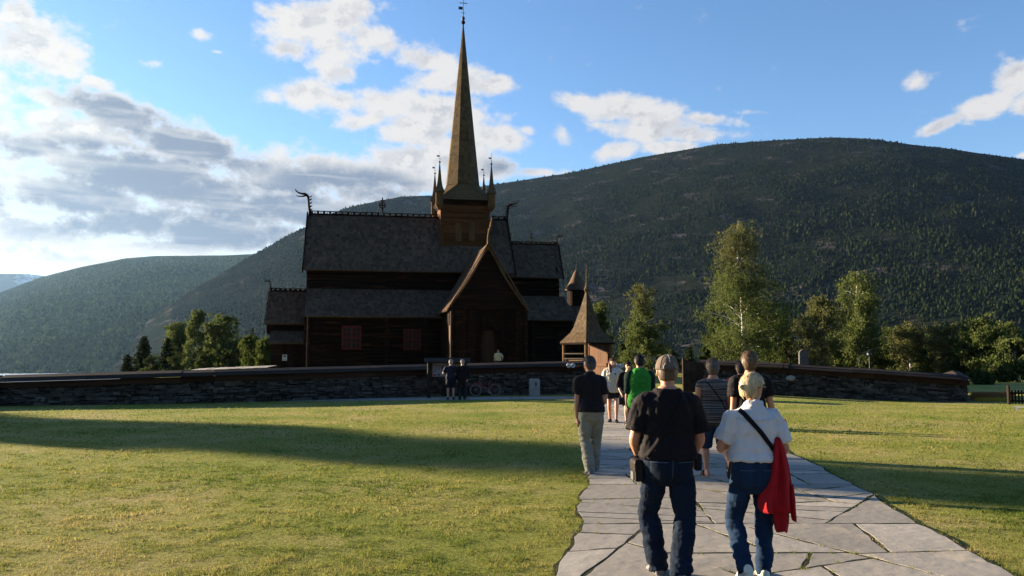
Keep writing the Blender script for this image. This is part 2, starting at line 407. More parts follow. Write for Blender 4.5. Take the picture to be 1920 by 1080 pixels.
def build_path():
    rnd = random.Random(11)
    strips = []; y = -2.0
    cells = []
    while y < 41:
        y2 = y + rnd.uniform(2.2, 3.0)
        yy = np.linspace(y, y2, 9)
        p = [(path_l(t), t) for t in yy][::-1] + [(path_r(t), t) for t in yy]
        if poly_area(p) < 0: p = p[::-1]
        cells.append(p); y = y2
    done = []
    while cells:
        p = cells.pop()
        if len(p) < 3: continue
        if poly_area(p) < 0: p = p[::-1]
        ar = poly_area(p)
        if ar < rnd.uniform(0.35, 1.6): done.append(p); continue
        xs = [q[0] for q in p]; ys = [q[1] for q in p]
        c = (sum(xs)/len(p)+rnd.uniform(-.15,.15)*(max(xs)-min(xs)), sum(ys)/len(p)+rnd.uniform(-.15,.15)*(max(ys)-min(ys)))
        horizontal = (max(ys)-min(ys))*1.25 > (max(xs)-min(xs))
        a = rnd.gauss(0, .36) if horizontal else pi/2+rnd.gauss(.1, .62)
        A, B = split(p, c, (math.cos(a), math.sin(a)))
        if min(abs(poly_area(A)) if len(A)>2 else 0, abs(poly_area(B)) if len(B)>2 else 0) < 0.16: done.append(p); continue
        if min(thin(A), thin(B)) < .16: done.append(p); continue
        cells += [A, B]
    mb = MB()
    for p in done:
        # ragged quarry edges: subdivide each side and push the points a little
        q = []
        for a, b in zip(p, p[1:]+p[:1]):
            L = math.hypot(b[0]-a[0], b[1]-a[1]); k = max(1, int(L/0.16))
            for t in range(k):
                f = t/k; j = 0 if t == 0 else rnd.gauss(0, .010)
                q.append((a[0]+(b[0]-a[0])*f - (b[1]-a[1])/max(L,.01)*j, a[1]+(b[1]-a[1])*f + (b[0]-a[0])/max(L,.01)*j))
        g = rnd.uniform(.010,.022)
        cq = Vector((sum(v[0] for v in q)/len(q), sum(v[1] for v in q)/len(q)))
        def shrink(d):
            r_ = inset(q, d); out = []
            for v, w in zip(q, r_):          # short teeth of the ragged edge must not fold over
                w0 = Vector(v); out.append(w if (w-w0).length < d*2.2 else w0+(cq-w0).normalized()*d)
            return out
        top = shrink(g); bot = shrink(g-.003); JOINTS.extend(q[::2])
        h = 0.021+rnd.uniform(0,.0025); tx, ty = rnd.gauss(0,.0015), rnd.gauss(0,.0015)
        cxm = sum(v.x for v in top)/len(top); cym = sum(v.y for v in top)/len(top)
        n = len(q); b0 = len(mb.v)
        mb.v += [(v.x, v.y, -0.03+gz(v.x,v.y)) for v in bot]
        mb.v += [(v.x, v.y, h-.0005+tx*(v.x-cxm)+ty*(v.y-cym)+gz(v.x,v.y)) for v in top]
        t2 = shrink(g+.005)
        mb.v += [(v.x, v.y, h+tx*(v.x-cxm)+ty*(v.y-cym)+gz(v.x,v.y)) for v in t2]
        for k in range(n):
            k2 = (k+1)%n
            mb.f.append((b0+k, b0+k2, b0+n+k2, b0+n+k)); mb.f.append((b0+n+k, b0+n+k2, b0+2*n+k2, b0+2*n+k))
        mb.f.append(tuple(b0+2*n+k for k in range(n)))
    m = pm('flagstone', (.275,.252,.214), (.213,.196,.168), scale=1.1, rough=.8, bump=.45, island=.20, bscale=7, spots=((.33,.29,.23),1.7,.60), dist=.02, spec=.25)
    o = mb.build('path', m, recalc=False); tag(o, kind='structure')
    # earth bed between the flags
    bed = MB(); ys = np.arange(-2, 41.5, .25)
    rings = [[(path_l(t)-.02, t, .0185+gz(path_l(t),t)), (path_r(t)+.02, t, .0185+gz(path_r(t),t))] for t in ys]
    bed.loft(rings, cap=False, closed=False)
    o = bed.build('path_bed', pm('joint_soil', (.020,.016,.010), (.030,.036,.010), scale=5, rough=.95, bump=.8, dist=.02)); tag(o, kind='structure')
build_path()
# gravel strip along the foot of the left wall
def build_gravel():
    mb = MB(); pts = []
    for px in range(430, 1240, 30):
        f = (px-430)/800
        a = gnd(px, 753+ (750-753)*f - 3.5*f, 0); b = gnd(px, 744.5-1.5*f - (1-f)*(-4), 0)
        pts.append([(a.x, a.y-.15, .008+gz(a.x,a.y)), (b.x, b.y+.3, .008+gz(b.x,b.y))])
    mb.loft(pts, cap=False, closed=False)
    o = mb.build('gravel_path', pm('gravel', (.33,.31,.29), (.2,.19,.18), scale=30, rough=.95, bump=.7)); tag(o, kind='structure')
build_gravel()
# side road at the far right edge of the lawn
rd = MB(); P0, P1, P2, P3 = gnd(1898,764,-.25), gnd(1985,764,-.25), gnd(2250,860,-.25), gnd(1925,800,-.25)
rd.add([(p.x,p.y,gz(p.x,p.y)+.012) for p in (P0,P1,P2,P3)], [(0,1,2,3)])
tag(rd.build('side_path', bpy.data.materials['gravel']), kind='structure')
# ---------------------------------------------------------------- grass blades
def build_grass():
    mats = leaf_mat('grass_blade', [(.070,.110,.018),(.122,.158,.027),(.188,.194,.044),(.27,.240,.075),(.36,.29,.125)], .45)
    nb = mats.node_tree; rp_ = [n for n in nb.nodes if n.type == 'VALTORGB'][0]; gm = [n for n in nb.nodes if n.type == 'NEW_GEOMETRY'][0]
    def pn(sc_, dt):
        n = nn(nb,'ShaderNodeTexNoise', i_Scale=sc_, i_Detail=dt); nb.links.new(gm.outputs['Position'], n.inputs[0]); return n.outputs[0]
    def mm(op, a_, b_):
        n = nb.nodes.new('ShaderNodeMath'); n.operation = op
        for i, v in enumerate((a_, b_)):
            if hasattr(v,'is_linked'): nb.links.new(v, n.inputs[i])
            else: n.inputs[i].default_value = v
        return n.outputs[0]
    f_ = mm('ADD', mm('MULTIPLY', mm('SUBTRACT', pn(.40,5.0), .5), 2.5), mm('MULTIPLY', mm('SUBTRACT', pn(2.2,4.0), .5), 1.1))
    f_ = mm('ADD', mm('ADD', f_, mm('MULTIPLY', gm.outputs['Random Per Island'], .62)), .12)
    nb.links.new(f_, rp_.inputs[0])
    def blades(n, y0, y1, hgt, wid, edge=None, seed=0):
        rng = np.random.default_rng(seed)
        # even in picture area: density falls with distance squared
        u = rng.random(n); y = 1/(1/y0 + u*(1/y1-1/y0))
        x = (rng.random(n)*1.60-0.80)*y*1.0
        pl = np.interp(y, [a for a,b in PL], [b for a,b in PL]); pr = np.interp(y, [a for a,b in PRt], [b for a,b in PRt])
        w = 0.04*np.sin(y*2.3+.4)+.025*np.sin(y*5.1+.8)+.015*np.sin(y*11.3+1.2)
        w2 = (0.04*np.sin(y*2.3+2.1)+.025*np.sin(y*5.1+4.2)+.015*np.sin(y*11.3+6.3))*.8
        slop = rng.random(n)**3*.10
        keep = (x < pl+w*np.minimum(1,y/8)+slop-.02) | (x > pr+w2-slop+.02)
        # stay off the gravel strip and wall foot
        wy = np.interp(x, WALLX, WALLY)
        keep &= y < wy - .6
        x, y = x[keep], y[keep]
        return x, y, rng
    Vs, Fs = [], []; base = 0
    for (n, y0, y1, h, w, sd_) in ((300000, 4.3, 13, .019, .0042, 1), (200000, 8, 21, .022, .0075, 2), (105000, 14, 37, .028, .014, 3)):
        x, y, rng = blades(n, y0, y1, h, w, seed=sd_)
        fade = np.clip((y1-y)/(y1*.38),0,1)*np.clip((y-y0)/(y0*.45) if y0 > 6 else 1,0,1); k = rng.random(len(x)) < fade
        if y1 > 30: k = rng.random(len(x)) < np.clip((y-y0)/(y0*.45),0,1)
        x, y = x[k], y[k]; n = len(x)
        patch = fbm(np.stack([x*.55, y*.55, x*0], 1), 3, 5)
        clump = fbm(np.stack([x*5.5, y*5.5, x*0], 1), 2, 15)
        hh = h*(0.5+1.0*rng.random(n))*(0.45+0.75*patch)*(.55+1.7*np.clip(clump-.38,0,1)*2)
        a = rng.random(n)*2*pi; dx, dy = np.cos(a)*w, np.sin(a)*w
        lx, ly = rng.normal(0, 1, n)*hh*.75, rng.normal(0, 1, n)*hh*.75
        z = np.array([gz(p, q) for p, q in zip(x, y)])
        P = np.empty((n,3,3)); P[:,0] = np.stack([x-dx, y-dy, z-.004],1); P[:,1] = np.stack([x+dx, y+dy, z-.004],1); P[:,2] = np.stack([x+lx, y+ly, z+hh],1)
        Vs.append(P.reshape(-1,3)); Fs.append(np.arange(3*n).reshape(n,3)+base); base += 3*n
    # tufts in the joints of the path
    rng = np.random.default_rng(9); J = np.array(JOINTS); J = J[(J[:,1] > 5.5) & (J[:,1] < 22)]
    J = J[fbm(np.stack([J[:,0]*1.3, J[:,1]*1.3, J[:,0]*0], 1), 2, 77) > .52]; J = np.repeat(J, 16, 0); n = len(J)
    x, y = J[:,0]+rng.normal(0,.014,n), J[:,1]+rng.normal(0,.03,n); a = rng.random(n)*2*pi; hh = .010+.022*rng.random(n)
    P = np.empty((n,3,3)); P[:,0] = np.stack([x-np.cos(a)*.004,y-np.sin(a)*.004,x*0+.012],1); P[:,1] = np.stack([x+np.cos(a)*.004,y+np.sin(a)*.004,x*0+.012],1); P[:,2] = np.stack([x+rng.normal(0,.012,n),y+rng.normal(0,.012,n),.012+hh],1)
    Vs.append(P.reshape(-1,3)); Fs.append(np.arange(3*n).reshape(n,3)+base); base += 3*n
    o = npmesh('grass', np.concatenate(Vs), np.concatenate(Fs), mats); tag(o, kind='stuff')
WL = [(-400,770.0,715),(0,761.5,703),(400,756,692),(830,743,682),(1140,738,675)]      # px, base y, cap top y of the left wall
WALLP = [gnd(px,by) for px,by,_ in WL]
WALLX = [p.x for p in WALLP]+[8.6,12.0,19.6]; WALLY = [p.y for p in WALLP]+[39.6,38.6,36.0]
build_grass()
# ================================================================ lake, mountains, forest, haze
lk = MB(); LZ = -27.2
lk.add([(-9000,330,LZ),(600,330,LZ),(600,2600,LZ),(-9000,6500,LZ)], [(0,1,2,3)])
m, nt_, b, _ = base_mat('lake_water'); b.inputs['Base Color'].default_value = (.30,.36,.42,1); b.inputs['Roughness'].default_value = .35
nz = nn(nt_,'ShaderNodeTexNoise', i_Scale=.08, i_Detail=5.0); tcx = nn(nt_,'ShaderNodeTexCoord'); nt_.links.new(tcx.outputs['Object'], nz.inputs[0])
bp = nn(nt_,'ShaderNodeBump', i_Strength=.25, i_Distance=1.0); nt_.links.new(nz.outputs[0], bp.inputs['Height']); nt_.links.new(bp.outputs[0], b.inputs['Normal'])
tag(lk.build('lake', m), kind='structure')
def mtn_mat(name, veg, veg2, rock, rscale, rthr, snow=False):
    m, nt_, b, out = base_mat(name)
    tc_ = nn(nt_,'ShaderNodeTexCoord')
    def nz(s, d, st=(1,1,1), ro=.6):
        mp = nn(nt_,'ShaderNodeMapping'); mp.inputs['Scale'].default_value = st; nt_.links.new(tc_.outputs['Object'], mp.inputs[0])
        n = nn(nt_,'ShaderNodeTexNoise', i_Scale=s, i_Detail=d, i_Roughness=ro); nt_.links.new(mp.outputs[0], n.inputs[0]); return n.outputs[0]
    c = ramp(nt_, nz(.006, 8), [(.35, veg), (.65, veg2)])
    f = ramp(nt_, nz(rscale, 10, (1,1,1.6), .72), [(rthr,(0,0,0)),(rthr+.07,(1,1,1))])
    c = mixc(nt_, f, c, rock)
    nt_.links.new(c, b.inputs['Base Color']); b.inputs['Roughness'].default_value = 1.0; b.inputs['Specular IOR Level'].default_value = 0.0
    bp = nn(nt_,'ShaderNodeBump', i_Strength=.8, i_Distance=9.0); nt_.links.new(nz(.05, 8, (1,1,1), .7), bp.inputs['Height']); nt_.links.new(bp.outputs[0], b.inputs['Normal'])
    return m
def mountain(name, prof, mat, zb, cols, rows, seed, amp, power=1.0):
    """prof: list of (px, ridge py, base distance, ridge distance)"""
    pxs = [p[0] for p in prof]
    PX = np.linspace(pxs[0], pxs[-1], cols)
    ry = np.interp(PX, pxs, [p[1] for p in prof]); d0 = np.interp(PX, pxs, [p[2] for p in prof]); d1 = np.interp(PX, pxs, [p[3] for p in prof])
    # smooth the outline a little
    T = np.concatenate([np.linspace(0,1,rows), 1+np.linspace(.06,.8,8)])
    G = np.zeros((len(T), cols, 3))
    for i in range(cols):
        d = ray(PX[i], ry[i]); hd = math.hypot(d.x, d.y); ux, uy = d.x/hd, d.y/hd; sl = d.z/hd
        zr = H + d1[i]*sl
        for k, t in enumerate(T):
            D = d0[i]+(d1[i]-d0[i])*t
            z = zb+(zr-zb)*(t**power) if t <= 1 else zr-(zr-zb)*((t-1)*.35+(t-1)**2*.6)
            G[k,i] = (ux*D, uy*D, z)
    P = G.reshape(-1,3)
    t = np.repeat(T, cols)
    # gullies and shoulders, kept low enough that the skyline stays where it is
    env = np.clip(np.minimum(t*4, (1.02-t)*3), 0, 1)
    h = P[:,2].max()-zb
    n1 = fbm(P*np.array([1/420,1/420,1/900]), 5, seed)-.5; n2 = fbm(P*np.array([1/90,1/90,1/140]), 4, seed+9)-.5
    P[:,2] += (n1*amp*h + n2*amp*.28*h)*env + n2*amp*.04*h
    idx = np.arange(len(T)*cols).reshape(len(T), cols)
    Fc = np.stack([idx[:-1,:-1], idx[:-1,1:], idx[1:,1:], idx[1:,:-1]], -1).reshape(-1,4)
    o = npmesh(name, P, Fc, mat, smooth=True); tag(o, kind='structure')
    return P.reshape(len(T), cols, 3), rows
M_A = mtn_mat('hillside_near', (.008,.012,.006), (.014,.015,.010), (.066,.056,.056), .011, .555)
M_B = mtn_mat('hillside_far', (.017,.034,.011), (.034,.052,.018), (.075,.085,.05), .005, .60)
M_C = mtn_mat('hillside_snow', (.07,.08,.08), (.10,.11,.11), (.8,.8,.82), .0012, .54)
A_PROF = [(90,735,1500,1800),(150,700,1480,1900),(230,640,1450,2000),(300,585,1400,2050),(380,533,1300,2100),(450,492,1250,2150),(500,465,1200,2150),(540,441,1150,2150),(600,413,1100,2150),(640,393,1050,2200),(690,380,1000,2250),
  (750,369,1180,2350),(820,366,1150,2350),(900,350,1120,2350),(960,341,1100,2350),(1060,325,1060,2350),(1200,296,1000,2350),(1340,271,960,2350),(1480,261,930,2300),(1560,257,910,2300),(1640,262,890,2250),(1780,279,860,2200),(1920,299,840,2200),(2100,330,820,2200),(2400,380,800,2100)]
B_PROF = [(-500,640,1560,4300),(-200,610,1560,4300),(-60,572,1560,4300),(0,548,1560,4300),(75,520,1560,4300),(150,501,1560,4300),(230,485,1560,4300),(290,480,1560,4300),(330,480,1560,4200),(420,479,1560,4200),(480,476,1560,4200),(560,470,1560,4200),(700,462,1560,4200)]
C_PROF = [(-500,505,6200,7600),(-100,515,6200,7600),(0,513,6200,7600),(60,514,6200,7600),(100,520,6200,7600),(170,534,6200,7600),(300,545,6200,7600)]
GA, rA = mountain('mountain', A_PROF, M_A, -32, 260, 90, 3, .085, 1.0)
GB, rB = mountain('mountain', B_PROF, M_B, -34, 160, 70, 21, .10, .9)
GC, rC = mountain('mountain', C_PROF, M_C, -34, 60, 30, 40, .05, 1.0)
# unseen valley side added behind the camera to block low sky light
M_D = mtn_mat('sky_block_hillside', (.016,.024,.012), (.028,.032,.018), (.07,.066,.062), .008, .60)
def sky_block_mountain():
    cols, rows = 90, 22; V = []; A = np.linspace(R(82), R(278), cols)
    for k in range(rows):
        t = k/(rows-1)
        for i, a in enumerate(A):
            e = math.sin(pi*i/(cols-1))**.45; hgt = (520+120*math.sin(a*3.1+1)+60*math.sin(a*7.3))*e
            d = 520+1500*t; V.append((math.sin(a)*d, math.cos(a)*d, -34+hgt*t**.9))
    V = np.array(V); n_ = fbm(V/np.array([220,220,400]), 4, 51)-.5; V[:,2] += n_*90*np.clip((V[:,2]+30)/200,0,1)
    idx = np.arange(rows*cols).reshape(rows, cols); Fc = np.stack([idx[:-1,:-1], idx[1:,:-1], idx[1:,1:], idx[:-1,1:]], -1).reshape(-1,4)
    tag(npmesh('mountain', V, Fc, M_D, smooth=True), kind='structure')
sky_block_mountain()
# green fields on the far shore
fl = MB()
for (x0,x1,y0,y1) in ((-60,34,691,684),(-60,26,680,671),(-40,40,676,673.5)):
    q = []
    for (px,py) in ((x0,y0),(x1,y0+1),(x1-8,y1),(x0,y1)):
        Y = 1640+(697-py)*30; q.append(at(px,py,Y))
    fl.prism(q, (0,0,-9))
tag(fl.build('meadow', pm('meadow_green', (.22,.28,.07), (.15,.22,.05), scale=.02, rough=1, bump=0)), kind='structure')
def tree_proto(seed, kind):
    rg = random.Random(seed); V = []; Fc = []
    if kind == 'con':
        for (z, r) in ((.06,.17),(.34,.21),(.62,.12)):
            for k in range(5):
                a = 2*pi*k/5+rg.uniform(-.4,.4); rr = r*rg.uniform(.7,1.25)
                V.append((math.cos(a)*rr, math.sin(a)*rr, z+rg.uniform(-.06,.06)))
        V.append((rg.uniform(-.02,.02), rg.uniform(-.02,.02), 1.0))
    else:
        for (z, r) in ((.12,.16),(.40,.30),(.72,.24)):
            for k in range(5):
                a = 2*pi*k/5+rg.uniform(-.4,.4); rr = r*rg.uniform(.65,1.25)
                V.append((math.cos(a)*rr, math.sin(a)*rr, z+rg.uniform(-.08,.08)))
        V.append((rg.uniform(-.06,.06), rg.uniform(-.06,.06), .98))
    for j in range(2):
        for k in range(5):
            k2 = (k+1)%5; a,b,c,d = j*5+k, j*5+k2, (j+1)*5+k2, (j+1)*5+k
            Fc += [(a,b,c),(a,c,d)]
    for k in range(5): Fc.append((10+k, 10+(k+1)%5, 15))
    return np.array(V), np.array(Fc)
def forest(name, G, rows, n, mat, seed, h0, h1, decid, wt=1.0, tmax=1.02, bare=None, crop=(0,1)):
    rng = np.random.default_rng(seed); nr, nc, _ = G.shape
    ti = (rng.random(n)**wt)*(rows-1)*tmax; ci = (crop[0]+(crop[1]-crop[0])*rng.random(n))*(nc-1.01)
    i0 = np.minimum(ti.astype(int), nr-2); j0 = ci.astype(int); f = (ti-i0)[:,None]; g = (ci-j0)[:,None]
    P = (G[i0,j0]*(1-f)*(1-g) + G[i0+1,j0]*f*(1-g) + G[i0,j0+1]*(1-f)*g + G[i0+1,j0+1]*f*g)
    if bare is not None:
        nz_ = fbm(P*np.array([1/130,1/130,1/170]), 4, seed+3)*.75+fbm(P*np.array([1/38,1/38,1/60]), 3, seed+8)*.25; k = nz_ < bare - .16 + .20*rng.random(n)
        P = P[k]; n = len(P); ti = ti[k]
    tt = ti/(rows-1)
    isd = rng.random(n) < decid*np.clip(1.25-1.3*tt, .04, 1)
    hs = (h0+(h1-h0)*rng.random(n)**1.6)*(1-.35*tt)*(.30+1.45*fbm(P/60,3,seed+12))
    Vs, Fs = [], []; base = 0
    for p in range(8):
        pv, pf = tree_proto(seed*10+p, 'dec' if p >= 5 else 'con')
        pick = np.where((isd if p >= 5 else ~isd) & (rng.integers(0, 3 if p >= 5 else 5, n) == (p-5 if p >= 5 else p)))[0]
        if len(pick) == 0: continue
        a = rng.random(len(pick))*2*pi; c, s = np.cos(a), np.sin(a); hh = hs[pick]*(0.72 if p >= 5 else 1)
        wx = hh*(1.05+.8*rng.random(len(pick)))
        Q = np.empty((len(pick), len(pv), 3))
        Q[:,:,0] = P[pick,0][:,None] + (pv[:,0]*c[:,None]-pv[:,1]*s[:,None])*wx[:,None]
        Q[:,:,1] = P[pick,1][:,None] + (pv[:,0]*s[:,None]+pv[:,1]*c[:,None])*wx[:,None]
        Q[:,:,2] = P[pick,2][:,None]-.6 + pv[:,2]*hh[:,None]
        Vs.append(Q.reshape(-1,3)); Fs.append((pf[None]+ (np.arange(len(pick))*len(pv))[:,None,None]).reshape(-1,3)+base); base += len(pick)*len(pv)
    o = npmesh(name, np.concatenate(Vs), np.concatenate(Fs), mat); tag(o, kind='stuff')
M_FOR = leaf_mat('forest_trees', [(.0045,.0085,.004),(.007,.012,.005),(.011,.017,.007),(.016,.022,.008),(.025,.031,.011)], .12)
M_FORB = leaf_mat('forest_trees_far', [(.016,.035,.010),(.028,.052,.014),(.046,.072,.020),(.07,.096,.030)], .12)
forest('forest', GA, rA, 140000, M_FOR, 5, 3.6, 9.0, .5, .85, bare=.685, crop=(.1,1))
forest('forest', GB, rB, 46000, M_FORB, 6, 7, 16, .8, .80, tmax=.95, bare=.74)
# ---------------------------------------------------------------- the air of the valley
hz = MB(); hz.box(-8200,6200,-3200,8800,-40,790)
m = bpy.data.materials.new('valley_haze'); m.use_nodes = True; nt_ = m.node_tree; nt_.nodes.clear()
o_ = nt_.nodes.new('ShaderNodeOutputMaterial'); v_ = nt_.nodes.new('ShaderNodeVolumePrincipled')
v_.inputs['Color'].default_value = (.36,.62,1.0,1); v_.inputs['Density'].default_value = HAZE; v_.inputs['Anisotropy'].default_value = .55
nt_.links.new(v_.outputs[0], o_.inputs['Volume'])
tag(hz.build('haze', m), kind='stuff')
# ================================================================ stave church
M_TAR = pm('tarred_wood', (.017,.0078,.0038), (.008,.004,.0023), scale=2.2, rough=.75, bump=.4, stretch=(1,1,5), island=.35, spots=((.046,.018,.007),1.1,.58), spec=.05)
M_TARH = pm('tarred_log', (.016,.0078,.004), (.0075,.004,.0024), scale=2.2, rough=.75, bump=.4, stretch=(.35,1,5), island=.25, spots=((.042,.017,.007),.9,.58), spec=.05)
M_SHING = pm('roof_shingle', (.112,.076,.050), (.066,.045,.030), scale=3, rough=.7, bump=.3, stretch=(1,1,1), island=.36, spots=((.118,.076,.048),.35,.62), spec=.05)
M_SHINGB = pm('roof_shingle_brown', (.125,.076,.046), (.072,.044,.027), scale=3, rough=.7, bump=.3, island=.36, spec=.05)
M_GOLD = pm('honey_wood', (.135,.076,.031), (.08,.045,.019), scale=3, rough=.65, bump=.35, stretch=(1,1,.4), island=.18, spec=.05)
M_TOWER = pm('tower_wood', (.112,.047,.016), (.055,.024,.009), scale=2.5, rough=.7, bump=.35, stretch=(.5,.5,4), island=.3, spec=.05)
M_SPIRE = pm('spire_shingle', (.122,.082,.038), (.064,.044,.021), scale=4, rough=.6, bump=.3, stretch=(1,1,3), island=.28, spec=.05)
M_STEP = pm('step_stone', (.16,.14,.12), (.10,.09,.08), scale=3, rough=.85, bump=.4)
M_DARKIN = pm('dark_opening', (.012,.010,.009), rough=.9, bump=0)
M_REDW = pm('red_window_wood', (.14,.022,.009), (.08,.014,.006), scale=5, rough=.6, bump=.15)
M_IRON = pm('dark_iron', (.03,.028,.026), rough=.5, bump=.1, metal=.6)
M_GLASS, nt_, b, _ = base_mat('old_glass'); b.inputs['Base Color'].default_value=(.02,.022,.025,1); b.inputs['Roughness'].default_value=.3; b.inputs['Specular IOR Level'].default_value=.03
TH = R(10.5); CO = Vector((-4.2, 74.0, 0)); CE = Vector((math.cos(TH), math.sin(TH), 0)); CN = Vector((-math.sin(TH), math.cos(TH), 0))
CAM = Vector((0,0,H))
def ch(px, py, n):
    """pixel on the plane n = const of the church frame -> (e, z)"""
    r = ray(px, py); t = (n - (CAM-CO).dot(CN))/r.dot(CN); p = CAM + r*t
    return (p-CO).dot(CE), p.z
church = empty('stave_church', CO, TH, 'large dark stave church with a tall shingled spire and dragon heads behind the stone wall', 'church')
def shingle_roof(name, a, b, c, d, mat, parent, su=.27, sv=.34, thick=.12, curve=0.0, both=False, raw=False, tip=.45):
    """a,b eave left/right; c,d ridge left/right (outside seen with a->b to the right). rows of pointed shingles over a solid board deck"""
    a,b,c,d = (Vector(p) for p in (a,b,c,d))
    nrm = (b-a if (b-a).length > .05 else d-c).cross((c+d)/2-(a+b)/2).normalized()
    mb = MB()
    def P(u, v):
        p = (a*(1-u)+b*u)*(1-v) + (c*(1-u)+d*u)*v
        return p + nrm*(-curve*math.sin(pi*min(1,v)))
    SEG = 6 if curve else 1
    for i in range(SEG):
        v0, v1 = i/SEG, (i+1)/SEG
        q = [P(0,v0),P(1,v0),P(1,v1),P(0,v1)]
        mb.box8([p-nrm*thick for p in q]+[p for p in q])
    L = ((c+d)/2-(a+b)/2).length; rows = max(2, round(L/sv))
    for j in range(rows):
        v = j/rows; wdt = (P(1,v)-P(0,v)).length; k = max(1, round(wdt/su)); off = .5 if j % 2 else 0
        for i in range(-1, k+1):
            u0, u1 = (i+off)/k, (i+1+off)/k
            if u1 <= 0.001 or u0 >= .999: continue
            cut = u0 < 0 or u1 > 1
            u0 = max(0,u0); u1 = min(1,u1)
            jv = random.uniform(-.06,.06)/rows; g = .06*(u1-u0)
            vt = min(1, v+1.25/rows); h0 = .045+random.uniform(-.012,.016)
            top = [P(u0+g,vt)+nrm*.006, P(u1-g,vt)+nrm*.006]
            vs = v+jv+tip/rows*.75
            if cut: pts = [P(u0+g,v+jv)+nrm*h0, P(u1-g,v+jv)+nrm*h0]
            else: pts = [P(u0+g,vs)+nrm*(h0*.8), P((u0+u1)/2,v+jv-.04/rows)+nrm*h0, P(u1-g,vs)+nrm*(h0*.8)]
            mb.add([top[0]]+pts+[top[1]], [tuple(range(len(pts)+2))])
    return mb.build(name, mat, parent, recalc=False) if not raw else mb
def log_wall(name, e0, e1, n, z0, z1, mat, parent, face=-1, h=.30, depth=.30):
    mb = MB(); z = z0; n1 = n - face*depth
    mb.box(e0+.02,e1-.02,min(n+.05*-face,n1),max(n+.05*-face,n1),z0,z1)
    while z < z1-.02:
        t = min(z1, z+h*random.uniform(.88,1.12))
        rings = []
        for e in (e0, e1):
            rings.append([(e, n+face*x, zz) for x, zz in ((-.06,z),(.03,z+.25*(t-z)),(.045,(z+t)/2),(.03,t-.25*(t-z)),(-.06,t-.012))])
        mb.loft(rings); z = t
    return mb.build(name, mat, parent)
def plank_wall(name, pts, mat, parent, out, w=.24, top=None):
    """vertical boards along a line of two points; top(f) gives the height, out the outward vector"""
    a, b, z0, z1 = pts; a = Vector(a); b = Vector(b); out = Vector(out).normalized(); L = (b-a).length; n = max(2, round(L/w)); mb = MB()
    for i in range(n):
        f0, f1 = i/n, (i+1)/n; o = random.uniform(0,.025) + (.03 if i % 2 else 0)
        p, q = a+(b-a)*f0, a+(b-a)*(f1-.004)
        za = top(f0) if top else z1; zb = top(f1) if top else z1
        c = [p-out*.15, q-out*.15, q+out*o, p+out*o]
        mb.box8([(*v.xy, z0) for v in c]+[(c[0].x,c[0].y,za),(c[1].x,c[1].y,zb),(c[2].x,c[2].y,zb),(c[3].x,c[3].y,za)])
    return mb.build(name, mat, parent)
def dragon(parent, base, d, s, mat, name='dragon_head'):
    """carved gable dragon: tall neck bending outwards, open jaws with a curled snout, ears down the nape; d = horizontal outward direction"""
    d = Vector(d).normalized(); b = Vector(base); up = Vector((0,0,1))
    P = lambda x, z: b + d*x*s + up*z*s
    mb = MB()
    mb.tube([P(-.12,-.45),P(-.1,0),P(-.02,.5),P(.02,.95),P(.06,1.3),P(.20,1.52),P(.36,1.56)], [.19*s,.17*s,.15*s,.135*s,.15*s,.17*s,.13*s], 8, flat=[(.7,1.15)]*7)
    mb.tube([P(.28,1.58),P(.62,1.60),P(.92,1.68),P(1.12,1.84),P(1.20,2.02)], [.12*s,.085*s,.07*s,.055*s,.025*s], 7)
    mb.tube([P(.26,1.46),P(.55,1.36),P(.85,1.36),P(1.12,1.42)], [.09*s,.065*s,.05*s,.018*s], 7)
    for z in (.15,.45,.75,1.05,1.32):
        mb.tube([P(-.14+z*.06,z),P(-.27+z*.06,z+.06),P(-.33+z*.06,z+.16)], [.08*s,.055*s,.015*s], 5)
    return mb.build(name, mat, parent, smooth=True)
def vane_on(parent, p, s, mat, cross=False):
    mb = MB(); p = Vector(p); u = Vector((0,0,1))
    mb.tube([p-u*.3*s, p+u*1.55*s], [.035*s,.018*s], 6)
    mb.lathe([(.02*s,-.02),(.10*s,.05*s),(.13*s,.14*s),(.10*s,.23*s),(.02*s,.30*s)], p, 10)
    for k in (-1,1): mb.bar(p+Vector((0,0,.55*s)), p+Vector((.16*s*k,0,.55*s)), .03*s, .03*s)
    q = p+u*.78*s
    mb.prism([q+Vector((-.05*s,-.012,0)), q+Vector((-.38*s,-.012,.03*s)), q+Vector((-.30*s,-.012,.11*s)), q+Vector((-.40*s,-.012,.21*s)), q+Vector((-.05*s,-.012,.22*s))], (0,.024,0))
    if cross:
        for k in (-1,1): mb.bar(p+Vector((0,0,1.28*s)), p+Vector((.24*s*k,0,1.28*s)), .04*s, .04*s); mb.ellip(p+Vector((.25*s*k,0,1.28*s)), (.035*s,)*3, 6, 5)
        mb.ellip(p+u*1.55*s, (.035*s,)*3, 6, 5)
    return mb.build('weather_vane', mat, parent)
def crest(parent, e0, e1, n, z, mat, h=.34, step=.52):
    """pierced ridge board: a rail with rows of little three-lobed openings under a top rail"""
    mb = MB(); mb.box(e0,e1,n-.05,n+.05,z-.06,z+.10); mb.box(e0,e1,n-.045,n+.045,z+h-.07,z+h)
    x = e0
    while x < e1-.05:
        mb.box(x,min(e1,x+.20),n-.04,n+.04,z+.098,z+h-.068)
        mb.lathe([(.001,0),(.06,.03),(.06,.09),(.001,.12)], (min(e1-.05,x+.36),n,z+.10), 6); x += step
    return mb.build('ridge_crest', mat, parent)
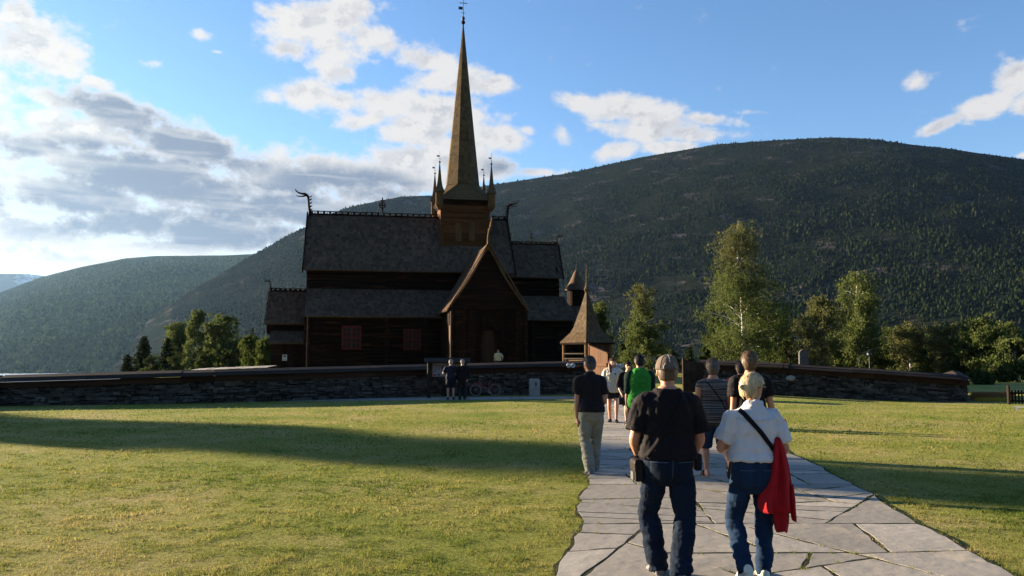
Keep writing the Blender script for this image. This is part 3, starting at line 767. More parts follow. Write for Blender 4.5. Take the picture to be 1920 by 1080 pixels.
def ring_cross(parent, e, n, z, s, mat, ring=True):
    mb = MB(); y0, y1 = n-.045, n+.045
    mb.box(e-.05*s,e+.05*s,y0,y1,z,z+1.45*s); mb.box(e-.30*s,e+.30*s,y0+.004,y1-.004,z+.68*s,z+.78*s); mb.box(e-.20*s,e+.20*s,y0+.004,y1-.004,z+1.12*s,z+1.22*s)
    if ring:
        rings = []
        for k in range(16):
            a = 2*pi*k/16; rings.append([(e+math.cos(a)*r*s, yy, z+.73*s+math.sin(a)*r*s) for r, yy in ((.22,y0+.01),(.31,y0+.01),(.31,y1-.01),(.22,y1-.01))])
        rings.append(rings[0]); mb.loft(rings, cap=False)
    return mb.build('ridge_cross', mat, parent)
# ------------------------------------------------------------ nave
eW, zE = ch(568,505,-4.0); _, zR = ch(640,404,0)
_, zT = ch(700,543,-3.3); eWa, zA = ch(570,592,-6.5)
eE, _ = ch(950,412,0); eE2, _ = ch(966,530,-4.0)
eWw, _ = ch(574,560,-3.3)
roofN = shingle_roof('nave_roof', (eW,-4.0,zE),(eE2,-4.0,zE),(eW+.05,0,zR),(eE,0,zR), M_SHING, church)
shingle_roof('nave_roof', (eE2,4.0,zE),(eW,4.0,zE),(eE,0,zR),(eW+.05,0,zR), M_SHING, church, su=.6, sv=.9)
log_wall('clerestory_wall', eWw, eE2-.3, -3.3, zT-.5, zE+.62, M_TARH, church)
log_wall('clerestory_wall', eWw, eE2-.3, 3.3, zT-.5, zE+.62, M_TARH, church, face=1)
aE, _ = ch(985,590,-6.5)
shingle_roof('aisle_roof', (eWa,-6.5,zA),(aE,-6.5,zA),(eWa,-3.26,zT+.05),(aE,-3.26,zT+.05), M_SHING, church)
shingle_roof('aisle_roof', (aE,6.5,zA),(eWa,6.5,zA),(aE,3.26,zT+.05),(eWa,3.26,zT+.05), M_SHING, church, su=.6, sv=.9)
eWc, _ = ch(579,640,-5.9)
log_wall('aisle_wall', eWc, aE-.4, -5.9, 0, zA+.28, M_TARH, church)
log_wall('aisle_wall', eWc, aE-.4, 5.9, 0, zA+.28, M_TARH, church, face=1)
# gables
def gable(name, e, half, z0, zr, mat, th, extra=None):
    mb = MB(); mb.prism([(e,-half,z0),(e,half,z0),(e,0.02,zr),(e,-0.02,zr)] if extra is None else [(e,p,q) for p,q in extra], (th,0,0)); return mb.build(name, mat, church)
gable('west_gable', eWw+.02, 3.9, 0, 0, M_TAR, .2, [(-5.9,0),(5.9,0),(5.9,zA+.4),(3.3,zT),(3.3,zE+.9),(0,zR-.25),(-3.3,zE+.9),(-3.3,zT),(-5.9,zA+.4)])
gable('east_gable', eE2-.45, 3.9, 0, 0, M_TAR, -.2, [(-5.9,0),(5.9,0),(5.9,zA+.4),(3.3,zT),(3.3,zE+.9),(0,zR-.25),(-3.3,zE+.9),(-3.3,zT),(-5.9,zA+.4)])
for (e, s) in ((eW-.03,-1),(eE2+.03,1)):           # barge boards
    mb = MB(); er = (eW+.02) if s < 0 else eE+.03
    for k in (-1,1): mb.bar((e,4.08*k,zE-.18),(er,.0,zR+.12), .34, .09, up=(1,0,0))
    mb.build('barge_board', M_TAR, church)
crest(church, eW+.3, ch(824,407,0)[0], 0, zR+.02, M_TAR)
crest(church, ch(922,412,0)[0], eE-.1, 0, zR+.02, M_TAR)
ring_cross(church, ch(717,400,0)[0], 0, zR+.3, .98, M_TAR)
dragon(church, (eW+.12,0,zR+.25), (-1,0,0), .98, M_TAR)
dragon(church, (eE+.1,0,zR+.15), (1,-.25,0), .86, M_TAR)
# corner posts on the aisle wall and windows
mb = MB(); mb.tube([(eWc-.02,-6.02,0),(eWc-.02,-6.02,zA+.2)], .15, 8); mb.build('corner_post', M_TAR, church)
for px in (725,800):
    e,_ = ch(px,640,-6.0); mb = MB(); mb.box(e-.14,e+.14,-6.06,-5.88,0,zA+.2); mb.build('wall_post', M_TAR, church)
def window(px0, px1, py0, py1, n, mat, panes=(2,2)):
    e0, z1 = ch(px0,py0,n); e1, z0 = ch(px1,py1,n)
    fr = MB(); w = .11
    fr.box(e0,e1,n-.06,n+.05,z0,z0+w); fr.box(e0,e1,n-.06,n+.05,z1-w,z1); fr.box(e0,e0+w,n-.06,n+.05,z0+w,z1-w); fr.box(e1-w,e1,n-.06,n+.05,z0+w,z1-w)
    em = (e0+e1)/2; zm = (z0+z1)/2
    fr.box(em-.07,em+.07,n-.055,n+.045,z0+w,z1-w)
    for a, b in ((e0+w,em-.07),(em+.07,e1-w)):
        for k in range(1,4):
            zz = z0+w+(z1-z0-2*w)*k/4; hh = .05 if k == 2 else .022
            fr.box(a,b,n-.045,n+.04,zz-hh,zz+hh)
        fr.box((a+b)/2-.02,(a+b)/2+.02,n-.042,n+.038,z0+w,z1-w)
    o = fr.build('window', mat, church)
    g = MB(); g.box(e0+.03,e1-.03,n+.0,n+.03,z0+.03,z1-.03); g.build('pane', M_GLASS, o)
window(641,677,611,655,-6.02,M_REDW); window(757,789,617,656,-6.02,M_REDW)
# ------------------------------------------------------------ west porch (lower block at the left)
ep0, zp = ch(503,546,0); ep1 = eWw+.1
_, zpe = ch(503,607,-2.6); _, zpt = ch(503,622,-2.0); ep0a, zpa = ch(504,643,-3.4)
shingle_roof('porch_roof', (ep0,-2.6,zpe),(ep1,-2.6,zpe),(ep0,0,zp),(ep1,0,zp), M_SHINGB, church)
shingle_roof('porch_roof', (ep1,2.6,zpe),(ep0,2.6,zpe),(ep1,0,zp),(ep0,0,zp), M_SHINGB, church, su=.6, sv=.9)
shingle_roof('porch_skirt_roof', (ep0a,-3.4,zpa),(ep1,-3.4,zpa),(ep0a,-1.96,zpt+.1),(ep1,-1.96,zpt+.1), M_SHING, church)
log_wall('porch_upper_wall', ep0+.15, ep1, -2.0, zpt-.2, zpe+.42, M_TARH, church)
ep0w,_ = ch(508,665,-2.9)
plank_wall('porch_wall', ((ep0w,-2.9,0),(ep1,-2.9,0),0,zpa+.2), M_TOWER if False else M_TAR, church, (0,-1,0))
mb = MB(); mb.prism([(ep0w+.05,y,z) for y,z in ((-2.8,0),(2.8,0),(2.8,zpa+.3),(1.9,zpt),(1.9,zpe+.4),(0,zp-.2),(-1.9,zpe+.4),(-1.9,zpt),(-2.8,zpa+.3))], (.15,0,0)); mb.build('porch_gable', M_TAR, church)
crest(church, ep0+.1, ep1-.1, 0, zp+.01, M_TAR, h=.27, step=.42)
dragon(church, (ep0+.12,0,zp+.15), (-1,0,0), .50, M_TAR)
mb = MB(); e,z = ch(556,672,-3.0); mb.bar((ep0w+1.3,-3.05,z-.9),(e+.6,-3.05,z+.35),.12,.09); mb.build('stair_rail', M_TAR, church)
e0,z1 = ch(529.5,665,-3.02); e1,z0 = ch(538,676,-3.02)
mb = MB(); mb.box(e0,e1,-.02,.02,z0,z1)
nt_o = mb.build('paper_notice', pm('notice_paper', (.72,.72,.70), rough=.7, bump=0), None)
nt_o.location = CO + CN*(-3.03); nt_o.rotation_euler = (0,0,TH); tag(nt_o, 'small white paper notice pinned to the dark west porch wall of the church', 'notice')
mb = MB(); em = (e0+e1)/2
mb.box(em-.11,em+.10,-.026,-.021,z1-.19,z1-.07); mb.build('print', M_IRON, nt_o)
mb = MB(); mb.box(e0+.06,e1-.06,-.026,-.021,z0+.1,z0+.13); mb.build('text_line', M_IRON, nt_o)
# ------------------------------------------------------------ south arm with the portal
nf = -14.4
ec, zpk = ch(914,456,nf-.35); eL, zTe = ch(838,577,nf-.35); eR, _ = ch(992,585,nf-.35)
hw = (eR-eL)/2; ec = (eR+eL)/2
_, zTe2 = ch(992,584,nf-.35); zTe = (zTe+zTe2)/2
shingle_roof('arm_roof', (ec-hw,-1.5,zTe),(ec-hw,nf-.35,zTe),(ec,-1.5,zpk),(ec,nf-.35,zpk), M_SHINGB, church, curve=.16)
shingle_roof('arm_roof', (ec+hw,nf-.35,zTe),(ec+hw,-1.5,zTe),(ec,nf-.35,zpk),(ec,-1.5,zpk), M_SHING, church, curve=.16)
eLw,_ = ch(848,630,nf); eRw,_ = ch(985,630,nf)
mb = MB()
for k in (-1,1): mb.bar((ec+k*(hw+.06),nf-.42,zTe-.16),(ec,nf-.42,zpk+.06), .07, .30, up=(0,1,0))
mb.build('barge_board', M_SHINGB, church)
gz0 = ch(916,576,nf)[1]
# boarded gable triangle with horizontal logs and the vertical boards below
mb = MB(); z = gz0; zp_ = zpk-.35
while z < zp_-.15:
    t = min(zp_, z+random.uniform(.24,.32)); f0 = 1-(z-zTe)/(zpk-zTe); f1 = 1-(t-zTe)/(zpk-zTe); o = random.uniform(0,.02)
    w0, w1 = hw*f0-.12, max(.02, hw*f1-.12)
    mb.box8([(ec-w0,nf-o-.05,z),(ec+w0,nf-o-.05,z),(ec+w0,nf+.15,z),(ec-w0,nf+.15,z),(ec-w1,nf-o-.03,t-.008),(ec+w1,nf-o-.03,t-.008),(ec+w1,nf+.15,t-.008),(ec-w1,nf+.15,t-.008)]); z = t
mb.build('gable_boards', M_TARH, church)
mb = MB(); mb.box(eLw-.1,eRw+.1,nf-.12,nf+.1,gz0-.16,gz0+.0); mb.build('gable_beam', M_TAR, church)
plank_wall('arm_front_wall', ((eLw,nf,0),(eRw,nf,0),0,gz0-.17), M_TAR, church, (0,-1,0))
plank_wall('arm_side_wall', ((eLw,-5.9,0),(eLw,nf+.2,0),0,zTe+.5), M_TAR, church, (-1,0,0))
plank_wall('arm_side_wall', ((eRw,nf+.2,0),(eRw,-5.9,0),0,zTe+.5), M_TAR, church, (1,0,0))
for e in (eLw,eRw):
    mb = MB(); mb.tube([(e,nf-.05,0),(e,nf-.05,gz0)], .17, 8); mb.build('corner_post', M_TAR, church)
mb = MB(); e,_ = ch(840,650,nf+1.2); mb.box(eLw-.10,eLw-.05,nf+.35,nf+1.25,0.0,ch(838,610,nf+.8)[1]); mb.build('side_door', M_GOLD, church)
# portal with a carved rounded head, and the little window above
e0,zt = ch(903,612,nf-.1); e1,_ = ch(928,612,nf-.1); em = (e0+e1)/2
mb = MB(); w = .55
mb.tube([(em-w,nf-.14,0),(em-w,nf-.14,zt-.5)], .11, 8); mb.tube([(em+w,nf-.14,0),(em+w,nf-.14,zt-.5)], .11, 8)
arc = [(em+math.cos(a)*w,nf-.15,zt-.55+math.sin(a)*.62) for a in np.linspace(0,pi,11)]
mb.tube(arc, .12, 8); mb.box(em-w-.25,em-w+.16,nf-.25,nf,zt-.62,zt-.45); mb.box(em+w-.16,em+w+.25,nf-.25,nf,zt-.62,zt-.45)
mb.build('portal', M_TAR, church)
mb = MB()
for k in range(4): mb.box(em-w+.1+k*.235,em-w+.1+k*.235+.225,nf-.09,nf-.03,0,zt-.3)
dr = mb.build('door', pm('door_plank', (.050,.024,.010), (.026,.013,.006), scale=3, rough=.7, bump=.3, stretch=(2,1,.3)), church); mb = MB(); mb.lathe([(.02,0),(.05,.02),(.05,.05),(.01,.07)], (em+.3,nf-.1,1.05), 8); mb.build('handle', M_IRON, dr)
window(903,924,590,609,nf-.10,M_TAR)
mb = MB(); B_ = Vector((ec,nf-.42,zpk))
mb.tube([B_+Vector(v) for v in ((0,.2,-.5),(0,.1,0),(-.05,-.05,.35),(-.02,-.18,.75),(.06,-.30,1.05),(.08,-.42,1.28),(.05,-.50,1.45))], [.17,.11,.080,.068,.075,.06,.04], 8)
mb.tube([B_+Vector(v) for v in ((.07,-.40,1.30),(.10,-.62,1.45),(.12,-.80,1.62),(.11,-.86,1.78))], [.07,.055,.04,.015], 6)
mb.tube([B_+Vector(v) for v in ((.06,-.40,1.22),(.08,-.62,1.20),(.09,-.78,1.24))], [.05,.035,.012], 6)
for z in (.3,.6,.9): mb.tube([B_+Vector((-.02,.02-.12*z,z)),B_+Vector((-.02,.12-.12*z,z+.07)),B_+Vector((-.02,.18-.12*z,z+.17))], [.06,.045,.012], 5)
mb.build('dragon_head', M_GOLD, church, smooth=True)
mb = MB(); mb.box(eLw+.9,eRw-.9,nf-1.1,nf-.02,-.05,.55); mb.box(eLw+.6,eRw-.6,nf-1.6,nf-1.1,-.05,.27); mb.build('portal_step', M_STEP, church, bevel=.03)
# ------------------------------------------------------------ tower
eT0, zB = ch(827,470,-2.15); eT1, zTop = ch(917,378,-2.15); hT = (eT1-eT0)/2; eC = (eT0+eT1)/2; zB -= 3.0
for k in range(4):
    a = k*pi/2; mb = MB(); z = zB
    rot = Matrix.Rotation(a,3,'Z')
    while z < zTop-.02:
        t = min(zTop, z+random.uniform(.2,.27)); x = hT - random.uniform(0,.02)
        pts = [(-hT+.1,-x,z),(hT-.1,-x,z),(hT-.1,-x+.2,z),(-hT+.1,-x+.2,z),(-hT+.1,-x-.015,t-.01),(hT-.1,-x-.015,t-.01),(hT-.1,-x+.2,t-.01),(-hT+.1,-x+.2,t-.01)]
        mb.box8([rot@Vector(p)+Vector((eC,0,0)) for p in pts]); z = t
    mb.build('tower_wall', M_TOWER, church)
    mb = MB(); p = rot@Vector((-hT+.08,-hT+.08,0)); mb.box(eC+p.x-.16,eC+p.x+.16,p.y-.16,p.y+.16,zB,zTop); mb.build('tower_post', M_TOWER, church)
for px in (855,888):
    e,z1 = ch(px,418,-2.2); _,z0 = ch(px,452,-2.2); mb = MB()
    mb.box(eC-hT*.28*(1 if px < 870 else -1)-.27,eC-hT*.28*(1 if px < 870 else -1)+.27,-hT-.07,-hT+.02,z0,z1); o = mb.build('louvre', M_GOLD, church)
    ex = eC-hT*.28*(1 if px < 870 else -1)*1.9
mb = MB(); mb.box(eC-hT-.06,eC+hT+.06,-hT-.08,hT+.08,zTop-1.95,zTop-1.8); mb.build('tower_band', M_TOWER, church)
# bell-cast skirt, then the octagonal spire
hS = hT*1.17; zS0 = ch(870,378,-2.5)[1]; zS1 = ch(870,362,-2.3)[1]; zO = ch(868,345,-1.2)[1]; ztip = ch(869,48,0)[1]
mb = MB(); mb.loft([[(eC+sx_*r,sy_*r,z) for sx_,sy_ in ((-1,-1),(1,-1),(1,1),(-1,1))] for r,z in ((hT-.02,zS0-.25),(hS*.98,zS0+.12),(hS,zS0+.2))])
mb.build('tower_cornice', M_TAR, church)
skirt = empty('spire_skirt', (0,0,0)); skirt.parent = church
bpy.data.objects.remove(skirt)
rO = 1.46
octo = lambda r, z, tw=pi/8: [Vector((eC+math.cos(2*pi*k/8+tw)*r, math.sin(2*pi*k/8+tw)*r, z)) for k in range(8)]
big = [Vector((eC+x,y,zS0+.2)) for x,y in ((hS,hS*.42),(hS*.42,hS),(-hS*.42,hS),(-hS,hS*.42),(-hS,-hS*.42),(-hS*.42,-hS),(hS*.42,-hS),(hS,-hS*.42))]
# corner fills bring the eight-sided skirt out to the square eave
mbs = MB()
top = octo(rO*1.03, zO)
corner = {0:(hS,hS),2:(-hS,hS),4:(-hS,-hS),6:(hS,-hS)}
for k in range(8):
    a, b = big[k], big[(k+1)%8]; c, d = top[k], top[(k+1)%8]
    mid = Vector((eC,0,(zS0+zO)/2))
    if k in corner:
        q = Vector((eC+corner[k][0], corner[k][1], zS0+.2)); mbs.add([a,q,b,c,d],[(0,1,3),(1,4,3),(1,2,4)])
    else: mbs.add([a,b,d,c],[(0,1,2,3)])
mbs.build('skirt_roof', M_SPIRE, church)
rows = 46
mb = MB()
for j in range(rows):
    f0, f1 = j/rows, (j+1.0)/rows
    r0 = rO*(1-f0)*(1+.05*(1-f0)) + .045; r1 = rO*(1-f1)*(1+.05*(1-f1)) + .045
    za, zb_ = zO+(ztip-zO)*f0, zO+(ztip-zO)*f1
    A, Bq = octo(r0+.022, za), octo(r1+.004, zb_)
    for k in range(8):
        k2 = (k+1)%8; m_ = max(1, int((A[k2]-A[k]).length/.24))
        for i in range(m_):
            s0, s1 = i/m_+.006, (i+1)/m_-.006
            dz = Vector((0,0,random.uniform(-.03,.01)))
            mb.add([A[k].lerp(A[k2],s0)+dz, A[k].lerp(A[k2],s1)+dz, Bq[k].lerp(Bq[k2],s1), Bq[k].lerp(Bq[k2],s0)], [(0,1,2,3)])
mb.loft([octo(rO*(1-j/8)*(1+.05*(1-j/8))+.03, zO+(ztip-zO)*j/8) for j in range(9)])
spire = mb.build('spire', M_SPIRE, church, recalc=False)
mb = MB(); mb.tube([(eC,0,ztip-1.2),(eC,0,ztip+.3)], [.09,.05], 8); mb.lathe([(.05,0),(.16,.09),(.19,.2),(.16,.31),(.05,.40)], (eC,0,ztip+.1), 12); mb.build('spire_finial', M_TAR, church, smooth=True)
vane_on(church, (eC,0,ztip+.5), 1.28, M_IRON, cross=True)
# four corner turrets with their own little spires
zq0 = ch(832,385,-2.6)[1]; zq1 = ch(832,358,-2.6)[1]; zqt = ch(832,305,-2.6)[1]
for sx_, sy_ in ((-1,-1),(1,-1),(1,1),(-1,1)):
    x, y = eC+sx_*hS*.93, sy_*hS*.93
    mb = MB(); hex_ = lambda r, z: [Vector((x+math.cos(2*pi*k/6+.5)*r, y+math.sin(2*pi*k/6+.5)*r, z)) for k in range(6)]
    mb.loft([hex_(.12,zq0-.35),hex_(.36,zq0+.02),hex_(.36,zq1)])
    o = mb.build('turret', M_GOLD, church)
    mb = MB(); mb.loft([hex_(.50,zq1-.06),hex_(.48,zq1+.02),hex_(.30,zq1+.42),hex_(.20,zq1+.95),hex_(.05,zqt-.1),hex_(.03,zqt)]); mb.build('turret_roof', M_SPIRE, o)
    v = vane_on(o, (x,y,zqt+.02), .70, M_IRON)
# ------------------------------------------------------------ chancel at the east end
ck0,zk = ch(962,458,0); ck1,_ = ch(1046,460,0); ce1,zke = ch(1056,521,-3.2); _,zkt = ch(1020,556,-2.7); ca1,zka = ch(1086,600,-5.6)
cw0 = eE2-.5
shingle_roof('chancel_roof', (cw0,-3.2,zke),(ce1,-3.2,zke),(cw0,0,zk),(ck1,0,zk), M_SHING, church)
shingle_roof('chancel_roof', (ce1,3.2,zke),(cw0,3.2,zke),(ck1,0,zk),(cw0,0,zk), M_SHING, church, su=.6, sv=.9)
log_wall('chancel_upper_wall', cw0, ce1-.25, -2.7, zkt-.2, zke+.30, M_TARH, church)
shingle_roof('chancel_aisle_roof', (aE-.9,-5.6,zka),(ca1,-5.6,zka),(aE-.9,-2.66,zkt+.05),(ce1+.1,-2.66,zkt+.05), M_SHING, church)
log_wall('chancel_wall', aE-.9, ca1-.45, -5.1, 0, zka+.2, M_TARH, church)
mb = MB(); ex = ce1-.3
mb.prism([(ex,y,z) for y,z in ((-2.7,zkt),(2.7,zkt),(2.7,zke+.6),(0,zk-.2),(-2.7,zke+.6))], (-.2,0,0)); mb.build('east_gable', M_TAR, church)
mb = MB(); mb.prism([(ca1-.5,y,z) for y,z in ((-5.1,0),(5.1,0),(5.1,zka+.2),(2.6,zkt),(-2.6,zkt),(-5.1,zka+.2))], (-.2,0,0)); mb.build('east_wall', M_TAR, church)
shingle_roof('chancel_hip_roof', (ca1,-5.6,zka),(ca1,5.6,zka),(ce1+.05,-2.66,zkt+.05),(ce1+.05,2.66,zkt+.05), M_SHING, church, su=.5, sv=.5)
mb = MB()
for k in (-1,1): mb.bar((ce1+.03,3.28*k,zke-.12),(ck1+.03,0,zk+.1), .28, .08, up=(1,0,0))
mb.build('barge_board', M_TAR, church)
crest(church, cw0+.4, ck1-.1, 0, zk+.01, M_TAR, h=.28, step=.45)
ring_cross(church, ch(996,455,0)[0], 0, zk+.2, .62, M_TAR, ring=False)
dragon(church, (ck1-.05,0,zk+.1), (1,-.1,0), .52, M_TAR)
for px in (1000,):
    e,_ = ch(px,640,-5.2); mb = MB(); mb.box(e-.14,e+.14,-5.26,-5.08,0,zka+.2); mb.build('wall_post', M_TAR, church)
window(1044,1062,622,662,-5.22,M_TAR)
# round apse tower
et,_ = ch(1081,560,2.0); zt0 = ch(1081,582,1)[1]; zt1 = ch(1081,542,1)[1]; zt2 = ch(1076,508,2)[1]
mb = MB(); N_ = 22
for k in range(N_):
    a0, a1 = 2*pi*k/N_, 2*pi*(k+.96)/N_; r = .86+.02*(k%2)
    mb.box8([(et+math.cos(a)*q,2+math.sin(a)*q,z) for z in (0,zt1+.1) for a,q in ((a0,r-.1),(a0,r),(a1,r),(a1,r-.1))])
mb.build('apse_wall', M_TAR, church)
mb = MB(); mb.lathe([(1.10,zt1-.06),(1.08,zt1),(.62,zt1+.85),(.22,zt2-.1),(.06,zt2+.15),(.02,zt2+.5)], (et,2,0), 20); mb.build('apse_roof', M_SHING, church)
vane_on(church, (et,2,zt2+.3), .45, M_IRON)
mb = MB(); mb.lathe([(1.9,zt0-1.6),(1.9,zt0-1.5),(.9,zt0+.4)], (et,2,0), 20); mb.build('apse_skirt_roof', M_SHING, church)
# ================================================================ churchyard wall, gate, board, bicycle ...
M_STONE = pm('wall_stone', (.088,.074,.060), (.042,.036,.030), scale=3, rough=.85, bump=.5, island=.5, spots=((.11,.10,.078),1.3,.62), bscale=14)
M_CORE = pm('wall_core', (.022,.020,.019), rough=.95, bump=.2)
M_CAP = pm('weathered_plank', (.040,.028,.020), (.019,.013,.010), scale=2.5, rough=.75, bump=.35, stretch=(.3,.3,3), island=.22)
M_BROWN = pm('brown_plank', (.055,.027,.014), (.03,.015,.009), scale=2.5, rough=.75, bump=.35, stretch=(.3,.3,3), island=.25)
M_PALE = pm('pale_stone', (.36,.345,.31), (.26,.245,.22), scale=5, rough=.8, bump=.25, bscale=20)
def stone_wall(pts, label, capped_end=False):
    """pts: list of (ground point, cap top z); the first is the left end seen from the lawn"""
    root = empty('stone_wall', pts[0][0], 0, label, 'stone wall'); O = Vector(pts[0][0])
    rnd = random.Random(len(pts)*31+5)
    segs = []
    for (a, za), (b, zb) in zip(pts, pts[1:]):
        a = Vector(a); b = Vector(b); t = Vector((b.x-a.x, b.y-a.y, 0)); L = t.length; t /= L; n = Vector((t.y, -t.x, 0))
        segs.append((a, b, za, zb, t, n, L))
    st = MB(); core = MB(); cap = MB(); board = MB()
    for (a, b, za, zb, t, n, L) in segs:
        zt = lambda s: za+(zb-za)*s/L
        zg = lambda s: a.z+(b.z-a.z)*s/L
        P = lambda s, o, z: a + t*s + n*o - O + Vector((0,0,z-(a.z))) if False else Vector((a.x+t.x*s+n.x*o-O.x, a.y+t.y*s+n.y*o-O.y, z-O.z))
        core.box8([P(0,-.75,zg(0)-.1),P(0,-.09,zg(0)-.1),P(L,-.09,zg(L)-.1),P(L,-.75,zg(L)-.1),P(0,-.75,zt(0)-.22),P(0,-.09,zt(0)-.22),P(L,-.09,zt(L)-.22),P(L,-.75,zt(L)-.22)])
        # dry-laid courses; each stone is its own irregular block
        hgt = (za-a.z+zb-b.z)/2-.40; z = 0.0
        while z < hgt-.01:
            hh = rnd.choice((.035,.05,.065,.08,.09,.11,.13)); z2 = min(hgt, z+hh)
            if hgt-z2 < .05: z2 = hgt
            s = -rnd.random()*.3
            while s < L:
                w = rnd.uniform(.12,.46)*(1.1 if z2-z > .10 else 1); s2 = s+w; s0, s1 = max(0,s), min(L,s2)
                if s1-s0 > .04:
                    fz = lambda q, zz: zg(q) + zz*((zt(q)-zg(q)-.40)/hgt)
                    o = rnd.uniform(-.05,.05); g = rnd.uniform(.004,.012); j = lambda k=.030: rnd.uniform(-k,k)
                    zl, zh = z+g+j(.012), z2-g+j(.016)
                    if rnd.random() < .16: zh += .03
                    c = [P(s0+g+j(),-.2,fz(s0,zl)),P(s1-g+j(),-.2,fz(s1,zl)),P(s1-g+j(),o+j(),fz(s1,zl+j(.02))),P(s0+g+j(),o+j(),fz(s0,zl+j(.02))),
                         P(s0+g+j(),-.2,fz(s0,zh)),P(s1-g+j(),-.2,fz(s1,zh)),P(s1-g+j(),o-.015+j(),fz(s1,zh+j(.02))),P(s0+g+j(),o-.015+j(),fz(s0,zh+j(.02)))]
                    st.box8(c)
                s = s2
            z = z2
        # plank roof over the wall: two slopes of overlapping boards, a brown board under the eave
        s = 0.0
        while s < L-.01:
            s2 = min(L, s+rnd.uniform(2.6,4.2)); j = rnd.uniform(-.016,.016)
            for (o0,z0,o1,z1,k) in ((.24,-.20,.02,-.085,0),(.06,-.09,-.34,.0+.0,1)):
                q = [P(s+.004,o0,zt(s)+z0+j),P(s2-.004,o0,zt(s2)+z0+j),P(s2-.004,o1,zt(s2)+z1+j),P(s+.004,o1,zt(s)+z1+j)]
                cap.prism(q, (0,0,.034))
            q = [P(s+.004,-.34,zt(s)+.004),P(s2-.004,-.34,zt(s2)+.004),P(s2-.004,-.95,zt(s2)-.21),P(s+.004,-.95,zt(s)-.21)]
            cap.prism(q, (0,0,.034))
            board.box8([P(s+.004,.03,zt(s)-.40),P(s+.004,.09,zt(s)-.40),P(s2-.004,.09,zt(s2)-.40),P(s2-.004,.03,zt(s2)-.40),P(s+.004,.03,zt(s)-.20),P(s+.004,.09,zt(s)-.20),P(s2-.004,.09,zt(s2)-.20),P(s2-.004,.03,zt(s2)-.20)])
            s = s2
    core.build('wall_core', M_CORE, root); st.build('stones', M_STONE, root); cap.build('plank_cap', M_CAP, root); board.build('eave_board', M_BROWN, root)
    return root
lw = []
for (px,by,ty), p in zip(WL, WALLP): lw.append((p, at(px,ty,p.y).z-.055))
stone_wall(lw, 'long dry-stone churchyard wall with a plank cap in front of the church, left of the gate')
wr = [((8.95,39.6,0), at(1312,676.5,39.6).z), (at(1480,740,38.2), at(1480,683,38.2).z), (at(1640,745,37.2), at(1640,693,37.2).z), (at(1815,750,36.2), at(1815,705,36.2).z), (at(1815,750,36.2)+Vector((3.2,6.5,0)), .95)]
wr = [(Vector((p[0],p[1],gz(p[0],p[1]))), z) for p, z in wr]
rw = stone_wall(wr, 'dry-stone churchyard wall with dark plank cap running right of the gate to a corner')
p = at(1483,709,38.05); mb = MB(); mb.ellip(p-Vector(wr[0][0])+Vector((0,.02,0)), (.22,.07,.13), 10, 7); mb.build('pale_stone', M_PALE, rw, smooth=True)
# pale slate topped wall beyond, left of the porch
mb = MB(); a, b = at(362,693,66), at(507,687.5,60)
t = (b-a).normalized(); n = Vector((t.y,-t.x,0)).normalized()
r0 = empty('slate_wall', (a.x,a.y,gz(a.x,a.y)), 0, 'low far wall with a pale sunlit slate top, left of the church porch', 'wall'); O = r0.location
mb.prism([Vector((a.x,a.y,-.6))-O, Vector((b.x,b.y,-.4))-O, Vector((b.x,b.y,b.z-.10))-O, Vector((a.x,a.y,a.z-.10))-O], -n*.5); mb.build('wall_body', M_STONE, r0)
mb = MB(); k = 18
for i in range(k):
    f0, f1 = i/k, (i+.97)/k; p, q = a.lerp(b,f0)-O, a.lerp(b,f1)-O; up = Vector((0,0,random.uniform(-.01,.02)))
    mb.prism([p+n*.2-Vector((0,0,.06))+up, q+n*.2-Vector((0,0,.06))+up, q-n*.6+Vector((0,0,.05))+up, p-n*.6+Vector((0,0,.05))+up], (0,0,.04))
mb.build('slate_top', pm('pale_slate', (.30,.285,.26), (.21,.20,.185), scale=2, rough=.7, bump=.3, island=.2), r0)
# ------------------------------------------------------------ gatehouse with a flared spire
M_GROOF = pm('gatehouse_shingle', (.110,.076,.040), (.065,.045,.025), scale=4, rough=.65, bump=.3, island=.3, spec=.05)
GX = at(1101,667,44); GR = R(38)
gh = empty('gatehouse', (GX.x,44.0,0), GR, 'small open wooden gatehouse with a flared pointed roof and thin pole, behind the wall', 'gatehouse')
ga = 1.03; gw = .86
zE_, zB_, zA_ = 2.44, 2.98, 5.12
def gsq(r, z): return [Vector((x*r,y*r,z)) for x,y in ((-1,-1),(1,-1),(1,1),(-1,1))]
for k in range(4):
    prof = [(ga,zE_),(ga*.86,zE_+.2),(.62,zB_),(.50,zB_+.28),(.26,zB_+1.2),(.05,zA_)]
    rot = Matrix.Rotation(k*pi/2,3,'Z'); mb = MB()
    for (r0_,z0_),(r1_,z1_) in zip(prof,prof[1:]):
        L = math.hypot(r0_-r1_,z1_-z0_); rows = max(1, round(L/.14))
        for j in range(rows):
            fa, fb = j/rows, (j+1.12)/rows; ra, rb = r0_+(r1_-r0_)*fa, r0_+(r1_-r0_)*fb; za_, zb_ = z0_+(z1_-z0_)*fa, z0_+(z1_-z0_)*fb
            m_ = max(1, round(2*ra/.16)); off = .5 if j%2 else 0
            for i in range(-1, m_):
                u0, u1 = max(0,(i+off)/m_), min(1,(i+1+off)/m_)
                if u1 <= u0: continue
                g = .004; o = .022+random.uniform(0,.006)
                c = [(-ra+2*ra*u0+g,-ra-o,za_),(-ra+2*ra*u1-g,-ra-o,za_),(-rb+2*rb*u1-g,-rb-.004,zb_),(-rb+2*rb*u0+g,-rb-.004,zb_)]
                mb.add([rot@Vector(q) for q in c], [(0,1,2,3)])
    mb.build('roof_slope', M_GROOF, gh, recalc=False)
